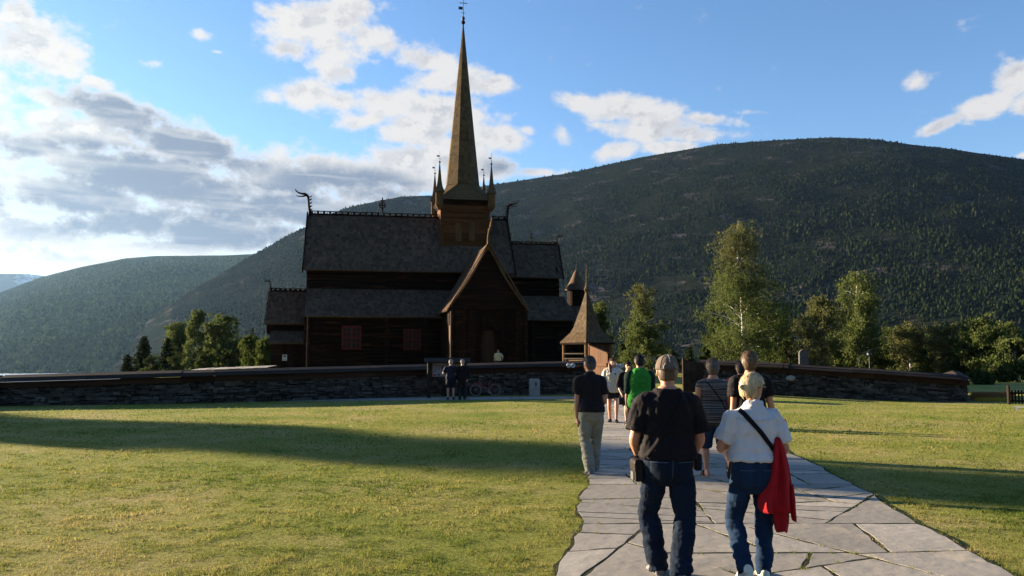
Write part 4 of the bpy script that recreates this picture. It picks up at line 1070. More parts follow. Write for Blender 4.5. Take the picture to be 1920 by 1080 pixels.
mb = MB(); mb.loft([gsq(r,z) for r,z in ((ga-.02,zE_-.09),(ga,zE_-.0),(ga*.86,zE_+.2),(.62,zB_),(.50,zB_+.28),(.26,zB_+1.2),(.05,zA_),(.04,zA_+.1))]); mb.build('roof_deck', M_TAR, gh)
mb = MB(); mb.lathe([(.05,zA_-.1),(.10,zA_+.06),(.16,zA_+.16),(.10,zA_+.26),(.045,zA_+.5),(.035,zA_+1.1),(.015,zA_+1.55)], (0,0,0), 8); mb.build('finial', M_GROOF, gh)
vane_on(gh, (0,0,zA_+1.3), .35, M_IRON)
for x, y in ((-1,-1),(1,-1),(1,1),(-1,1)):
    mb = MB(); mb.tube([(x*gw,y*gw,0),(x*gw,y*gw,zE_)], .10, 10); mb.build('post', M_GOLD, gh)
# left side open with a braced half door, other sides boarded
mb = MB()
for z0,z1 in ((.1,1.15),): 
    for k in range(6): mb.box(-gw-.02,-gw+.03,-gw+.14+k*.245,-gw+.14+k*.245+.235,z0,1.62)
mb.build('half_door', M_GOLD, gh)
mb = MB()
for za in (1.6,1.86): mb.bar((-gw-.05,-gw+.1,za),(-gw-.05,gw-.1,za),.12,.06)
mb.bar((-gw-.055,-gw+.14,1.62),(-gw-.055,-.08,.6),.08,.05); mb.bar((-gw-.055,gw-.14,1.62),(-gw-.055,.08,.6),.08,.05)
mb.build('brace', M_CAP, gh)
plank_wall('boarded_side', ((-gw,-gw,0),(gw,-gw,0),0,zE_-.05), M_BROWN, gh, (0,-1,0), w=.19)
plank_wall('boarded_side', ((gw,-gw,0),(gw,gw,0),0,zE_-.05), M_BROWN, gh, (1,0,0), w=.19)
plank_wall('boarded_side', ((gw,gw,0),(-gw,gw,0),0,1.2), M_BROWN, gh, (0,1,0), w=.19)
# ------------------------------------------------------------ gate leaves
def leaf(p0, p1, h0, h1, mat, label, zb=.06):
    p0 = Vector(p0); p1 = Vector(p1); o = empty('gate_leaf', (p0.x,p0.y,0), math.atan2(p1.y-p0.y,p1.x-p0.x), label, 'gate'); L = (p1-p0).length
    k = max(4, round(L/.135)); mb = MB()
    for i in range(k):
        x0, x1 = L*i/k, L*(i+.96)/k; za, zc = h0+(h1-h0)*x0/L, h0+(h1-h0)*x1/L; d = random.uniform(0,.008)
        mb.box8([(x0,-.02-d,zb),(x1,-.02-d,zb),(x1,.02,zb),(x0,.02,zb),(x0,-.02-d,za),(x1,-.02-d,zc),(x1,.02,zc),(x0,.02,za)])
    mb.build('boards', mat, o)
    for z in (.4, min(h0,h1)-.45): mb = MB(); mb.bar((.03,-.05,z),(L-.03,-.05,z),.05,.13); mb.build('rail', mat, o)
    mb = MB(); mb.bar((0,-.0,h0+.02),(L,-.0,h1+.02),.12,.04); mb.build('top_rail', mat, o)
    mb = MB(); mb.tube([(-.06,0,0),(-.06,0,h0+.12)], .07, 8); mb.build('hinge_post', mat, o)
    return o
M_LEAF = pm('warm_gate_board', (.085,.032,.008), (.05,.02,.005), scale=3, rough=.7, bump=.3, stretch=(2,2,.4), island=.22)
a, b = gnd(1107,743), gnd(1141,747.5)
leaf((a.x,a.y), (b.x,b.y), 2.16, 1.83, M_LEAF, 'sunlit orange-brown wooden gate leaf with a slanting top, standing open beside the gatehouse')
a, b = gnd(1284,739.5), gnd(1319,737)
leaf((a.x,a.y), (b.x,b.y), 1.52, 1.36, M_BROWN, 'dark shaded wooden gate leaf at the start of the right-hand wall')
# round white plaques on the wall ends
def plaque(px, py, label):
    Y = np.interp(at(px,py,37).x, [q[0].x for q in lw], [q[0].y for q in lw])-.36
    p = at(px,py,Y); o = empty('plaque', p, R(18), label, 'plaque', 'round white plaques on the gate wall')
    mb = MB(); rot = Matrix.Rotation(pi/2,3,'X'); f = lambda r,z: [rot@Vector((r*math.cos(2*pi*k/18), r*math.sin(2*pi*k/18), z)) for k in range(18)]
    mb.loft([f(.075,-.04),f(.105,-.01),f(.105,.02),f(.07,.035)]); mb.build('plate', M_PALE2, o)
    mb = MB(); mb.loft([f(.024,.033),f(.024,.045),f(.01,.05)]); mb.build('boss', M_IRON, o)
M_PALE2 = pm('plaque_white', (.62,.60,.55), (.5,.48,.44), scale=8, rough=.6, bump=.1)
plaque(1066,685.5,'left one of the two white plaques on the wall left of the sunlit gate leaf')
plaque(1074.3,685.5,'right one of the two white plaques on the wall left of the sunlit gate leaf')
plaque(1157.2,686,'left one of the two white plaques on the wall right of the sunlit gate leaf')
plaque(1165,686,'right one of the two white plaques on the wall right of the sunlit gate leaf')
# ------------------------------------------------------------ notice board
NY = 34.5; p = at(804,744,NY); q = at(872,744,NY); NL = q.x-p.x
nb = empty('notice_board', (p.x,NY,0), R(6), 'roofed wooden notice board with pinned sheets, standing against the stone wall', 'notice board')
zr_ = at(804,676,NY).z
for x in (0, NL):
    mb = MB(); mb.tube([(x,0,0),(x,0,zr_-.05)], .075, 9); mb.build('post', M_CAP, nb)
mb = MB()
mb.prism([(-.2,-.34,zr_-.10),(NL+.2,-.34,zr_-.10),(NL+.2,.02,zr_+.06),(-.2,.02,zr_+.06)],(0,0,.05)); mb.prism([(-.2,.03,zr_+.06),(NL+.2,.03,zr_+.06),(NL+.2,.36,zr_-.10),(-.2,.36,zr_-.10)],(0,0,.05)); mb.build('board_roof', M_CAP, nb)
zp0, zp1 = at(804,706,NY).z, at(804,681,NY).z
mb = MB(); mb.box(.06,NL-.06,-.02,.03,zp0-.05,zp1+.06); mb.build('panel', M_BROWN, nb)
M_PAPER = pm('pale_sheet', (.25,.25,.26), (.19,.19,.20), scale=6, rough=.7, bump=.05); M_INK = pm('printed_grey', (.10,.10,.12), (.05,.05,.06), scale=12, rough=.7, bump=0); M_REDP = pm('printed_red', (.30,.08,.06), rough=.7, bump=0)
mb = MB(); x0 = at(811,690,NY).x-p.x; x1 = at(846,690,NY).x-p.x; mb.box(x0,x1,-.035,-.024,zp0,zp1); sh = mb.build('poster', M_PAPER, nb)
w = x1-x0; hgt = zp1-zp0
def pr_box(nm, u0, u1, v0, v1, m_):
    q = MB(); q.box(x0+w*u0,x0+w*u1,-.04,-.0345,zp1-hgt*v1,zp1-hgt*v0); q.build(nm, m_, sh)
pr_box('printed_photo', .48, .68, .22, .55, M_INK); pr_box('printed_photo', .26, .40, .78, .94, M_INK)
for k in range(5): pr_box('text_line', .72, .96, .2+.1*k, .23+.1*k, M_INK)
for k in range(4): pr_box('text_line', .10, .42, .15+.1*k, .18+.1*k, M_INK)
pr_box('red_print', .02, .20, .82, .96, M_REDP); pr_box('red_print', .03, .22, .58, .66, M_REDP)
mb = MB(); x2 = at(850,690,NY).x-p.x; mb.box(x2,NL-.1,-.035,-.024,zp0+.05,zp1-.03); mb.build('poster', M_PAPER, nb)
# ------------------------------------------------------------ bicycle leaning on the wall
bp_ = gnd(910,743.3); bk = empty('bicycle', bp_, R(12), 'red bicycle with small wheels leaning against the stone wall', 'bicycle')
M_RED = pm('red_paint', (.28,.030,.030), (.20,.02,.02), rough=.35, bump=0, spec=.5); M_RUB = pm('tyre_rubber', (.13,.125,.12), (.09,.085,.085), rough=.8, bump=0); M_STEEL = pm('bright_steel', (.4,.4,.4), rough=.3, bump=0, metal=.9); M_BLK = pm('black_plastic', (.02,.02,.022), rough=.5, bump=.05)
def wheel(cx, cz, r):
    mb = MB(); mb.tube([(cx+math.cos(2*pi*k/24)*r,0,cz+math.sin(2*pi*k/24)*r) for k in range(25)], .022, 7, cap=False); w_ = mb.build('wheel', M_RUB, bk, smooth=True)
    mb = MB(); mb.tube([(cx+math.cos(2*pi*k/24)*(r-.028),0,cz+math.sin(2*pi*k/24)*(r-.028)) for k in range(25)], .010, 6, cap=False); mb.build('rim', M_STEEL, w_)
    mb = MB(); mb.tube([(cx,-.04,cz),(cx,.04,cz)], .022, 8)
    for k in range(14): a = 2*pi*k/14; mb.tube([(cx,(.02 if k%2 else -.02),cz),(cx+math.cos(a)*(r-.03),0,cz+math.sin(a)*(r-.03))], .0025, 4)
    mb.build('spokes', M_STEEL, w_)
r_ = .255; xf, xr = -.42, .42
wheel(xf, r_+.02, r_); wheel(xr, r_+.02, r_)
mb = MB(); hd = (-.26,0,.66); bb = (.08,0,.27); st_ = (.20,0,.68)
mb.tube([hd,(-.12,0,.42),bb],.022,7); mb.tube([(-.27,0,.58),(-.1,0,.36),bb],.018,7); mb.tube([bb,st_],.018,7)
for s in (-.05,.05): mb.tube([bb,(xr,s,r_+.02)],.011,6); mb.tube([(.17,0,.6),(xr,s,r_+.02)],.010,6); mb.tube([(-.29,0,.56),(-.33,s,.50),(xf,s,r_+.02)],.012,6)
mb.tube([(-.30,0,.54),(-.25,0,.74)],.018,7); mb.build('frame', M_RED, bk, smooth=True)
mb = MB(); mb.tube([(-.25,0,.72),(-.24,0,.82),(-.27,0,.84)],.012,6); mb.tube([(-.12,-.27,.86),(-.22,-.22,.87),(-.27,-.05,.84),(-.27,.05,.84),(-.22,.22,.87),(-.12,.27,.86)],.012,6); mb.build('handlebar', M_STEEL, bk, smooth=True)
mb = MB(); mb.loft([[(x,w*math.cos(a),z+.03*math.sin(a)) for a in np.linspace(0,2*pi,9)[:-1]] for x,w,z in ((.07,.02,.76),(.15,.035,.77),(.25,.08,.78),(.32,.07,.785))]); mb.tube([st_,(.21,0,.76)],.012,6); mb.build('saddle', M_BLK, bk, smooth=True)
mb = MB(); mb.tube([(.08,-.06,.27),(.08,-.06,.27),(.17,-.07,.16)],.010,6); mb.tube([(.08,.06,.27),(-.01,.07,.38)],.010,6); mb.tube([(.08+math.cos(2*pi*k/16)*.07,-.045,.27+math.sin(2*pi*k/16)*.07) for k in range(17)],.007,5,cap=False); mb.box(.13,.22,-.15,-.07,.145,.17); mb.box(-.06,.03,.07,.15,.37,.395); mb.build('pedal_crank', M_STEEL, bk)
for x in (xf,xr):
    mb = MB(); mb.loft([[(x+math.cos(a)*rr,yy,r_+.02+math.sin(a)*rr) for rr,yy in ((r_+.03,-.03),(r_+.045,0),(r_+.03,.03),(r_+.024,0))] for a in np.linspace(.15*pi,.85*pi,12)]); mb.build('mudguard', M_RED, bk, smooth=True)
mb = MB(); mb.box(.26,.60,-.06,.06,.585,.60); mb.tube([(.42,-.06,r_),(.5,-.06,.59)],.006,5); mb.tube([(.42,.06,r_),(.5,.06,.59)],.006,5); mb.build('luggage_rack', M_BLK, bk)
# ------------------------------------------------------------ marker stone, grave stone, lantern, fence
p = gnd(1002,742.0); ms = empty('marker_stone', p, R(8), 'short pale upright stone with a dark mark, standing at the foot of the wall', 'marker stone')
mb = MB(); mb.loft([[(x*w+dx,y*.13,z) for x,y in ((-1,-1),(1,-1),(1,1),(-1,1))] for w,z,dx in ((.235,-.05,0),(.23,.35,.003),(.222,.68,.0),(.20,.745,0))]); mb.build('slab', M_PALE, ms, bevel=.02)
mb = MB()
mb.tube([(.04,-.135,.54+.045),(.055,-.137,.50),(.03,-.138,.455)],[.03,.03,.02],8,flat=[(1,.4)]*3); mb.ellip((.035,-.134,.385),(.026,.012,.02),8,6); mb.build('carved_mark', M_IRON, ms)
p = at(1507,690,42.5); gs = empty('gravestone', (p.x,42.5,gz(p.x,42.5)), R(-4), 'tall round-topped grey gravestone rising above the right-hand wall', 'gravestone')
zt = at(1507,655,42.5).z-gs.location.z; mb = MB(); pts = [(-.24,-.1,0),(.24,-.1,0),(.225,-.1,zt-.22)]+[(math.cos(a)*.225,-.1,zt-.22+math.sin(a)*.22) for a in np.linspace(.2,pi-.2,8)]+[(-.225,-.1,zt-.22)]
mb.prism(pts,(0,.2,0)); mb.build('slab', pm('grave_stone', (.115,.105,.095),(.075,.07,.065),scale=4,rough=.85,bump=.4), gs, bevel=.02)
mb = MB(); mb.box(-.33,.33,-.2,.2,-.1,.16); mb.build('plinth', bpy.data.materials['grave_stone'], gs, bevel=.02)
p = at(1631,690,43); lp = empty('lantern_post', (p.x,43,gz(p.x,43)), 0, 'dark lantern on a slim post behind the right-hand wall, near the birches', 'lantern')
zt = at(1631,660,43).z-lp.location.z; mb = MB(); mb.tube([(0,0,0),(0,0,zt-.2)],.035,8); mb.build('post', M_IRON, lp)
mb = MB(); mb.lathe([(.08,zt-.22),(.11,zt-.18),(.13,zt-.04),(.19,zt-.02),(.10,zt+.05),(.02,zt+.10)],(0,0,0),8); mb.build('lantern_head', M_IRON, lp)
mb = MB(); mb.lathe([(.07,zt-.165),(.135,zt-.155),(.138,zt-.06),(.07,zt-.05)],(0,0,0),8); mb.build('glass', pm('milky_glass',(.12,.14,.17),rough=.3,bump=0), lp)
a, b = at(1892,757,34.2), at(2040,762,33.0)
fz_ = gz(a.x,a.y); fc = empty('picket_fence', (a.x,a.y,fz_), math.atan2(b.y-a.y,b.x-a.x), 'dark wooden picket fence at the right edge of the lawn beside the road', 'fence'); L = (b-a).length
for k in range(4):
    mb = MB(); x = L*k/3; mb.tube([(x,0,-.1),(x,0,.72)],.06,8); mb.ellip((x,0,.73),(.065,.065,.05),8,6); mb.build('post', M_CAP, fc)
mb = MB()
for z in (.14,.46): mb.bar((0,.03,z),(L,.03,z),.03,.07)
mb.build('rail', M_TAR, fc)
for x in np.arange(.12,L,.115):
    mb = MB(); mb.box(x-.03,x+.03,-.035,-.012,.03,.56+random.uniform(-.01,.01)); mb.add([(x-.03,-.03,.555),(x+.03,-.03,.555),(x,-.03,.61)],[(0,1,2)]); mb.build('picket', M_TAR, fc)
# ripe grass and flowers beyond the wall corner
def strip_grass(name, pxa, pxb, ya, yb, n, h, cols, seed, zfun=gz):
    rng = np.random.default_rng(seed); y = ya+(yb-ya)*rng.random(n); px = pxa+(pxb-pxa)*rng.random(n); x = (px-960)/F*y*1.0
    z = np.array([zfun(p,q) for p,q in zip(x,y)]); a = rng.random(n)*2*pi; w = .012; hh = h*(.5+.8*rng.random(n))
    P = np.empty((n,3,3)); P[:,0]=np.stack([x-np.cos(a)*w,y-np.sin(a)*w,z],1); P[:,1]=np.stack([x+np.cos(a)*w,y+np.sin(a)*w,z],1); P[:,2]=np.stack([x+rng.normal(0,.08,n),y+rng.normal(0,.08,n),z+hh],1)
    tag(npmesh(name, P.reshape(-1,3), np.arange(3*n).reshape(n,3), leaf_mat(name+'_blade', cols, .3)), kind='stuff')
strip_grass('ripe_grass', 1816, 1893, 37.4, 42, 9000, .20, [(.20,.075,.035),(.26,.12,.045),(.30,.17,.06)], 3)
strip_grass('yellow_flowers', 1824, 1888, 36.3, 37.6, 3500, .13, [(.30,.26,.04),(.55,.38,.03),(.45,.30,.06),(.12,.14,.03)], 4)
# ================================================================ trees
M_BARK = pm('birch_bark', (.62,.58,.52), (.42,.38,.33), scale=3, rough=.75, bump=.3, spots=((.05,.045,.04),7,.60), stretch=(1,1,.8))
M_BARKD = pm('dark_bark', (.10,.075,.055), (.06,.045,.035), scale=5, rough=.9, bump=.5, stretch=(1,1,.3))
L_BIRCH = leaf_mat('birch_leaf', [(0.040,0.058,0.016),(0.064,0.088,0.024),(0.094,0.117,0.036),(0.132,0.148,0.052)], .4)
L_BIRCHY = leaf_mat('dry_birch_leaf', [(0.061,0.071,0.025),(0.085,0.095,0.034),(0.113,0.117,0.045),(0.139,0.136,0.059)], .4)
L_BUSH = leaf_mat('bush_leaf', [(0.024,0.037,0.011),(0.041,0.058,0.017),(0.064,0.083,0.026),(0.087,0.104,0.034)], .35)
L_GREEN = leaf_mat('bright_leaf', [(.034,.050,.011),(.056,.074,.016),(.085,.105,.024)], .4)
L_PINE = leaf_mat('pine_needle', [(0.013,0.022,0.009),(0.022,0.033,0.013),(0.035,0.048,0.018),(0.055,0.066,0.024)], .2)
def leaf_cloud(pts, size, rng, hang=0.5):
    """one small folded leaf spray (a quad) per point, most of them hanging"""
    n = len(pts); a = rng.random(n)*2*pi; t = rng.normal(0, .7, n)
    ux = np.stack([np.cos(a), np.sin(a), rng.normal(0,.35,n)], 1); ux /= np.linalg.norm(ux,axis=1)[:,None]
    vx = np.stack([np.sin(t)*np.sin(a)*(1-hang)*1.4, -np.sin(t)*np.cos(a)*(1-hang)*1.4, -np.ones(n)*(.4+hang)], 1); vx /= np.linalg.norm(vx,axis=1)[:,None]
    s = size*(.55+.9*rng.random(n))[:,None]
    P = np.empty((n,4,3)); P[:,0] = pts; P[:,1] = pts+ux*s*.45+vx*s*.5; P[:,2] = pts+vx*s*1.15; P[:,3] = pts-ux*s*.45+vx*s*.5
    return P.reshape(-1,3), np.arange(4*n).reshape(n,4)
def birch(px, ytop, ybase_vis, Y, label, half_px, n_leaf=9000, leaf=.20, mat=None, top_mat=None, top_from=1.1, prof=None, lean=0.0, name='birch_tree', group=None, seed=0, bark=None, trunk_top=.96, low=.10, droop=.9, cat='tree', airy=.42, limbs=34, crownx=0.0, trunk_r=.17):
    rng = np.random.default_rng(seed+1000); rnd = random.Random(seed)
    base = at(px, ybase_vis, Y); top = at(px, ytop, Y); zg = gz(base.x, Y)
    hgt = top.z-zg; half = half_px*Y/F; leaf *= .80; n_leaf = int(n_leaf*1.9)
    root = empty(name, (base.x, Y, zg), 0, label, cat, group)
    prof = prof or [(0,.55),(.15,.9),(.35,1.0),(.55,.8),(.75,.5),(.9,.25),(1,.06)]
    pr = lambda t: float(np.interp(t, [p[0] for p in prof], [p[1] for p in prof]))
    tb = MB(); tp = [Vector((lean*hgt*f + math.sin(f*5+seed)*.025*hgt*f, math.cos(f*4+seed)*.015*hgt, hgt*trunk_top*f)) for f in np.linspace(0,1,11)]
    tb.tube(tp, [max(.018,trunk_r*(hgt/11)*(1-f)**.85+.012) for f in np.linspace(0,1,11)], 7)
    def tpos(f):
        k = min(9, int(f*10)); return tp[k].lerp(tp[k+1], f*10-k)
    P, PT_ = [], []
    for i in range(limbs):
        f = low + (1-low)*((i+rnd.random())/limbs)
        s = tpos(min(.985, f*.985)); a = i*2.39996+rnd.uniform(-.5,.5); ln = half*pr((f-low)/(1-low))*rnd.uniform(.65,1.12)
        up = .55+.5*f; pts = [s]; rr = [max(.008,.026*(1-f)*hgt/11+.008)]
        d = Vector((math.cos(a), math.sin(a), 0))
        for q in (.35,.7,1.0): pts.append(s + d*ln*q + Vector((crownx*q, 0, ln*up*(q-.55*q*q)))); rr.append(rr[0]*(1-.75*q))
        tb.tube(pts, rr, 4)
        m = max(3, int(ln/.28))
        for j in range(m):
            q = .18+.82*(j+rnd.random())/m; k = min(2, int(q/.35)); c = pts[min(k,2)].lerp(pts[min(k+1,3)], min(1,(q-.35*k)/.35 if k < 2 else (q-.7)/.3))
            sp = .16+.34*(half/3)*rnd.uniform(.5,1.1)
            for u in range(rnd.randint(2,4)):
                c2 = c+Vector((rnd.gauss(0,sp), rnd.gauss(0,sp), rnd.gauss(0,sp*.5)))
                P.append((c2, f, rnd.uniform(.3,1.0)*droop*(hgt/11)))
    per = max(3, int(n_leaf/len(P)))
    C = np.array([[*c] for c,_,_ in P]); Fq = np.array([f for _,f,_ in P]); D = np.array([d for _,_,d in P])
    idx = np.repeat(np.arange(len(P)), per); n = len(idx)
    drop = rng.random(n)
    pts = C[idx] + np.stack([rng.normal(0,.13,n)*(1+.7*drop), rng.normal(0,.13,n)*(1+.7*drop), rng.normal(0,.08,n)-drop*D[idx]],1)
    keep = fbm(pts*np.array([.9,.9,.7])*(11/max(6,hgt))+seed*5.3, 3, seed) > airy
    pts = pts[keep]; idx = idx[keep]; n = len(pts); pts[:,2] = np.maximum(pts[:,2], .15)
    tb.build('trunk', bark or M_BARK, root)
    is_top = Fq[idx]+rng.normal(0,.07,n) > top_from
    for sel, m_, nm in ((~is_top, mat or L_BIRCH, 'crown'), (is_top, top_mat or L_BIRCHY, 'crown_tip')):
        if sel.sum() < 5: continue
        V, Fc = leaf_cloud(pts[sel], leaf, rng, .55); npmesh(nm, V, Fc, m_, root)
    return root
def bush(px, ytop, ybase, Y, half_px, label, n=5000, leaf=.22, mat=None, name='leafy_tree', seed=0, group=None, lobes=9, cat='tree', flat=.8, bark=None):
    """round-headed tree or shrub: leaf sprays gathered on many overlapping uneven boughs"""
    rng = np.random.default_rng(seed+500); rnd = random.Random(seed+77); n = int(n*2.2); leaf *= .66; lobes = int(lobes*1.9)
    base = at(px, ybase, Y); top = at(px, ytop, Y); zg = gz(base.x, Y); hgt = top.z-zg; half = half_px*Y/F
    root = empty(name, (base.x,Y,zg), 0, label, cat, group); tb = MB()
    tb.tube([(0,0,-.1),(.1,0,hgt*.4),(.0,.1,hgt*.8)], [.05+.012*hgt,.035+.008*hgt,.02], 6)
    cl = []
    for k in range(lobes):
        f = (k+.5)/lobes; z = hgt*(.12+.80*f); w = half*math.sin(pi*min(.97,.22+.70*f))**.75
        for q in range(3):
            a = rnd.uniform(0,2*pi); r = w*rnd.uniform(.2,.8); c = Vector((math.cos(a)*r, math.sin(a)*r, z+rnd.gauss(0,.05*hgt)))
            cl.append((c, half*rnd.uniform(.14,.30))); tb.tube([(0.05,0,max(.1,c.z*.6)), c], [.03,.01], 4)
    tb.build('trunk', bark or M_BARKD, root)
    C = np.array([[*c] for c,_ in cl]); S = np.array([s for _,s in cl]); idx = rng.integers(0,len(cl),n)
    d = rng.normal(0,1,(n,3)); d /= np.linalg.norm(d,axis=1)[:,None]; r = rng.random(n)**.4
    pts = C[idx]+d*(r*S[idx])[:,None]*np.array([1,1,flat]); nz_ = fbm(pts*1.6+seed*3, 3, seed); k = nz_ > .43; pts = pts[k]; pts[:,2] = np.clip(pts[:,2], .1, hgt)
    V, Fc = leaf_cloud(pts, leaf, rng, .25); npmesh('crown', V, Fc, mat or L_BUSH, root); return root
def conifer(px, ytop, ybase, Y, half_px, label, n=5000, leaf=.22, seed=0, group=None, name='spruce_tree', mat=None, shape=1.0):
    n = int(n*1.8); leaf *= .72; rng = np.random.default_rng(seed+300); rnd = random.Random(seed+9)
    base = at(px, ybase, Y); top = at(px, ytop, Y); zg = gz(base.x,Y); hgt = top.z-zg; half = half_px*Y/F
    root = empty(name, (base.x,Y,zg), 0, label, 'tree', group); tb = MB(); tb.tube([(0,0,-.1),(0,0,hgt*.98)], [.02*hgt,.01], 6); P = []
    nb_ = 90
    for k in range(nb_):
        f = .05+.94*(k+rnd.random())/nb_; L = half*((1-f)**shape)*rnd.uniform(.6,1.15)+.08; a = k*2.39996+rnd.uniform(-.4,.4); d = Vector((math.cos(a),math.sin(a),-.25+.5*f)); s = Vector((0,0,hgt*f))
        tb.tube([s, s+d*L*.6], [.03,.01], 3); m = max(4, int(n/nb_*(L/half)*2))
        for j in range(m):
            q = rnd.random()**.7; P.append(s+d*L*q+Vector((rnd.gauss(0,.10+.14*L*q*.5),rnd.gauss(0,.10+.14*L*q*.5),-abs(rnd.gauss(0,.14))-.12*q*L)))
    tb.build('trunk', M_BARKD, root); V, Fc = leaf_cloud(np.array([[*p] for p in P]), leaf, rng, .15); npmesh('crown', V, Fc, mat or L_PINE, root); return root
G1 = 'birches behind the right-hand wall'
birch(1393,404,690,91.4,'tallest birch, with a bare brownish top and white trunk, behind the right-hand wall', 80, 26000, .17, top_from=.66, airy=.39, limbs=72, group=G1, seed=1, droop=1.0,
      prof=[(0,.8),(.12,1.05),(.3,1.0),(.45,.85),(.6,.58),(.75,.50),(.88,.36),(1,.10)], crownx=.15)
birch(1206,524,690,83.8,'slim birch between the gatehouse and the tallest birch, pale dry leaves at the tip', 44, 12000, .16, top_from=.72, limbs=44, group=G1, seed=2,
      prof=[(0,.9),(.2,1.0),(.45,.85),(.65,.5),(.8,.33),(1,.1)], lean=0.0)
birch(1609,500,690,81.3,'tall green weeping birch with a straight white trunk, right of the leaning birch', 50, 16000, .17, limbs=54, group=G1, seed=3, droop=1.25,
      prof=[(0,.9),(.15,1.2),(.4,1.0),(.55,.8),(.7,.85),(.85,.7),(1,.2)], crownx=.1)
birch(1533,550,690,77.0,'leaning yellow-green birch with a forked white stem, right of the tallest birch', 46, 11000, .17, mat=L_BIRCHY, limbs=40, group=G1, seed=4, lean=.05,
      prof=[(0,.7),(.2,.9),(.5,1.0),(.75,.8),(1,.3)])
birch(1708,604,700,76.2,'dry-leaved birch in the row at the right, with a pale thin stem', 34, 8000, .15, mat=L_BIRCHY, limbs=34, group=G1, seed=5, prof=[(0,.6),(.3,.8),(.6,1.0),(.85,.7),(1,.2)])
birch(1777,606,705,73.7,'birch with a white stem forking near its top, above the corner of the right-hand wall', 38, 8000, .15, mat=L_BIRCHY, limbs=34, group=G1, seed=6, prof=[(0,.5),(.3,.7),(.6,1.0),(.85,.8),(1,.25)], lean=-.02)
birch(1842,592,745,71.1,'fuller green birch beyond the corner of the right-hand wall', 52, 13000, .17, limbs=40, group=G1, seed=7, droop=1.0)
birch(1908,635,745,63.5,'weeping birch at the far right edge, behind the picket fence', 44, 10000, .16, limbs=36, group=G1, seed=8, droop=1.0)
birch(1668,612,690,94.0,'thin olive birch behind the lantern, low in the row', 40, 7000, .16, limbs=30, group=G1, seed=9, mat=L_BIRCH)
birch(1125,560,690,78.7,'green birch showing just right of the gatehouse roof', 26, 7000, .16, limbs=32, group=G1, seed=10, prof=[(0,1),(.3,1),(.6,.8),(1,.2)], bark=M_BARKD)
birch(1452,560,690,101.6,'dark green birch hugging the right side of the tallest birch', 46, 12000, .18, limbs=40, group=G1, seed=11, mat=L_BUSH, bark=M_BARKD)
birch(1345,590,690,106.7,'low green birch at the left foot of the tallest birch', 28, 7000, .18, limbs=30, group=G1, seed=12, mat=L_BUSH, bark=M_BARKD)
for i, (px, yt, Yb, hp, lb) in enumerate(((1690,632,104,40,'hazy green birch behind the dry-leaved birch'),(1745,622,108,40,'hazy green birch between the dry-leaved and the fork-stemmed birch'),(1812,618,104,42,'hazy green birch right of the fork-stemmed birch'),(1880,612,100,44,'hazy green birch behind the far-right weeping birch'),(1888,600,84,40,'upright pale green birch rising above the picket fence'),(1850,606,92,36,'upright birch left of the one above the picket fence'),(1570,610,112,36,'low green birch behind the two birches right of the gravestone'))):
    birch(px, yt, 690, Yb, lb, hp, 9000, .2, limbs=40, group=G1, seed=70+i, mat=L_BUSH if i % 2 else L_BIRCH, low=.05)
G2 = 'shrubs along the back of the churchyard'
for i, (px, yt, Yb, hp, lb, m_) in enumerate(((1170,640,88,20,'round shrub to the right of the gatehouse eaves',L_BUSH),(1262,655,92,18,'small dark bush left of the little spruce',L_BUSH),(1325,648,90,16,'narrow bush below the tallest birch on its left',L_BUSH),
   (1480,630,86,34,'wide dark bush above the head of the tall man',L_BUSH),(1565,640,82,28,'bright bush right of the gravestone',L_BIRCH),(1655,650,80,30,'dull green bush right of the lantern',L_BUSH),(1738,655,76,32,'olive bush beneath the dry-leaved birch',L_BIRCH),(1800,660,72,30,'dark bush right of the fork-stemmed birch',L_BUSH),(1870,684,64,34,'broad dark bush over the orange grass',L_BUSH),(1945,678,58,30,'bush cut by the right picture edge',L_BUSH),(1838,690,58,26,'low bush just beyond the wall corner',L_BUSH))):
    bush(px, yt, 690, Yb, hp, lb, 5200, .19, m_, name='shrub', seed=20+i, group=G2, cat='shrub')
conifer(1293,648,690,95,13,'little spruce standing alone left of the tallest birch',2500,.2,seed=31, name='spruce_tree')
conifer(1245,655,690,100,12,'tiny dark spruce half hidden above the capped head',2200,.2,seed=32, name='spruce_tree')
G3 = 'trees left of the church'
conifer(268,628,696,112,24,'dark pine at the left end of the tree group left of the church',6000,.30,seed=41,group=G3,name='pine_tree',shape=.6)
conifer(238,664,697,110,16,'low dark pine at the very left of the tree group',3000,.28,seed=42,group=G3,name='pine_tree',shape=.55)
conifer(312,632,696,116,22,'shaggy pine between the dark pine and the round birch',4200,.28,seed=43,group=G3,name='pine_tree',shape=.7)
birch(336,600,696,118,'round-crowned olive tree left of the tall wispy birch',32,9000,.25,mat=L_BIRCH,limbs=44,group=G3,seed=44,name='leafy_tree',prof=[(0,.5),(.2,.85),(.5,1.0),(.75,.9),(1,.3)], bark=M_BARKD, airy=.44)
birch(368,572,696,108,'tall wispy birch with pale stem in the middle of the tree group',25,8000,.22,limbs=36,group=G3,seed=45,prof=[(0,.8),(.25,.9),(.5,.6),(.75,.5),(.9,.35),(1,.1)])
birch(412,588,696,112,'biggest rounded tree in the group left of the church',38,14000,.25,mat=L_BIRCH,limbs=44,group=G3,seed=46,name='leafy_tree',prof=[(0,.5),(.2,.85),(.5,1.0),(.75,.9),(1,.3)], bark=M_BARKD, airy=.44)
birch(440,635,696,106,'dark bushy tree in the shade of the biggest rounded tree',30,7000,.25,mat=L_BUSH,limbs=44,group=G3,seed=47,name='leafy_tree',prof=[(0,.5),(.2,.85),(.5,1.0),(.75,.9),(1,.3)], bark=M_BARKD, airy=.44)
bush(385,660,696,100,24,'light green bush at the foot of the wispy birch',4500,.22,L_GREEN,seed=48,group=G3)
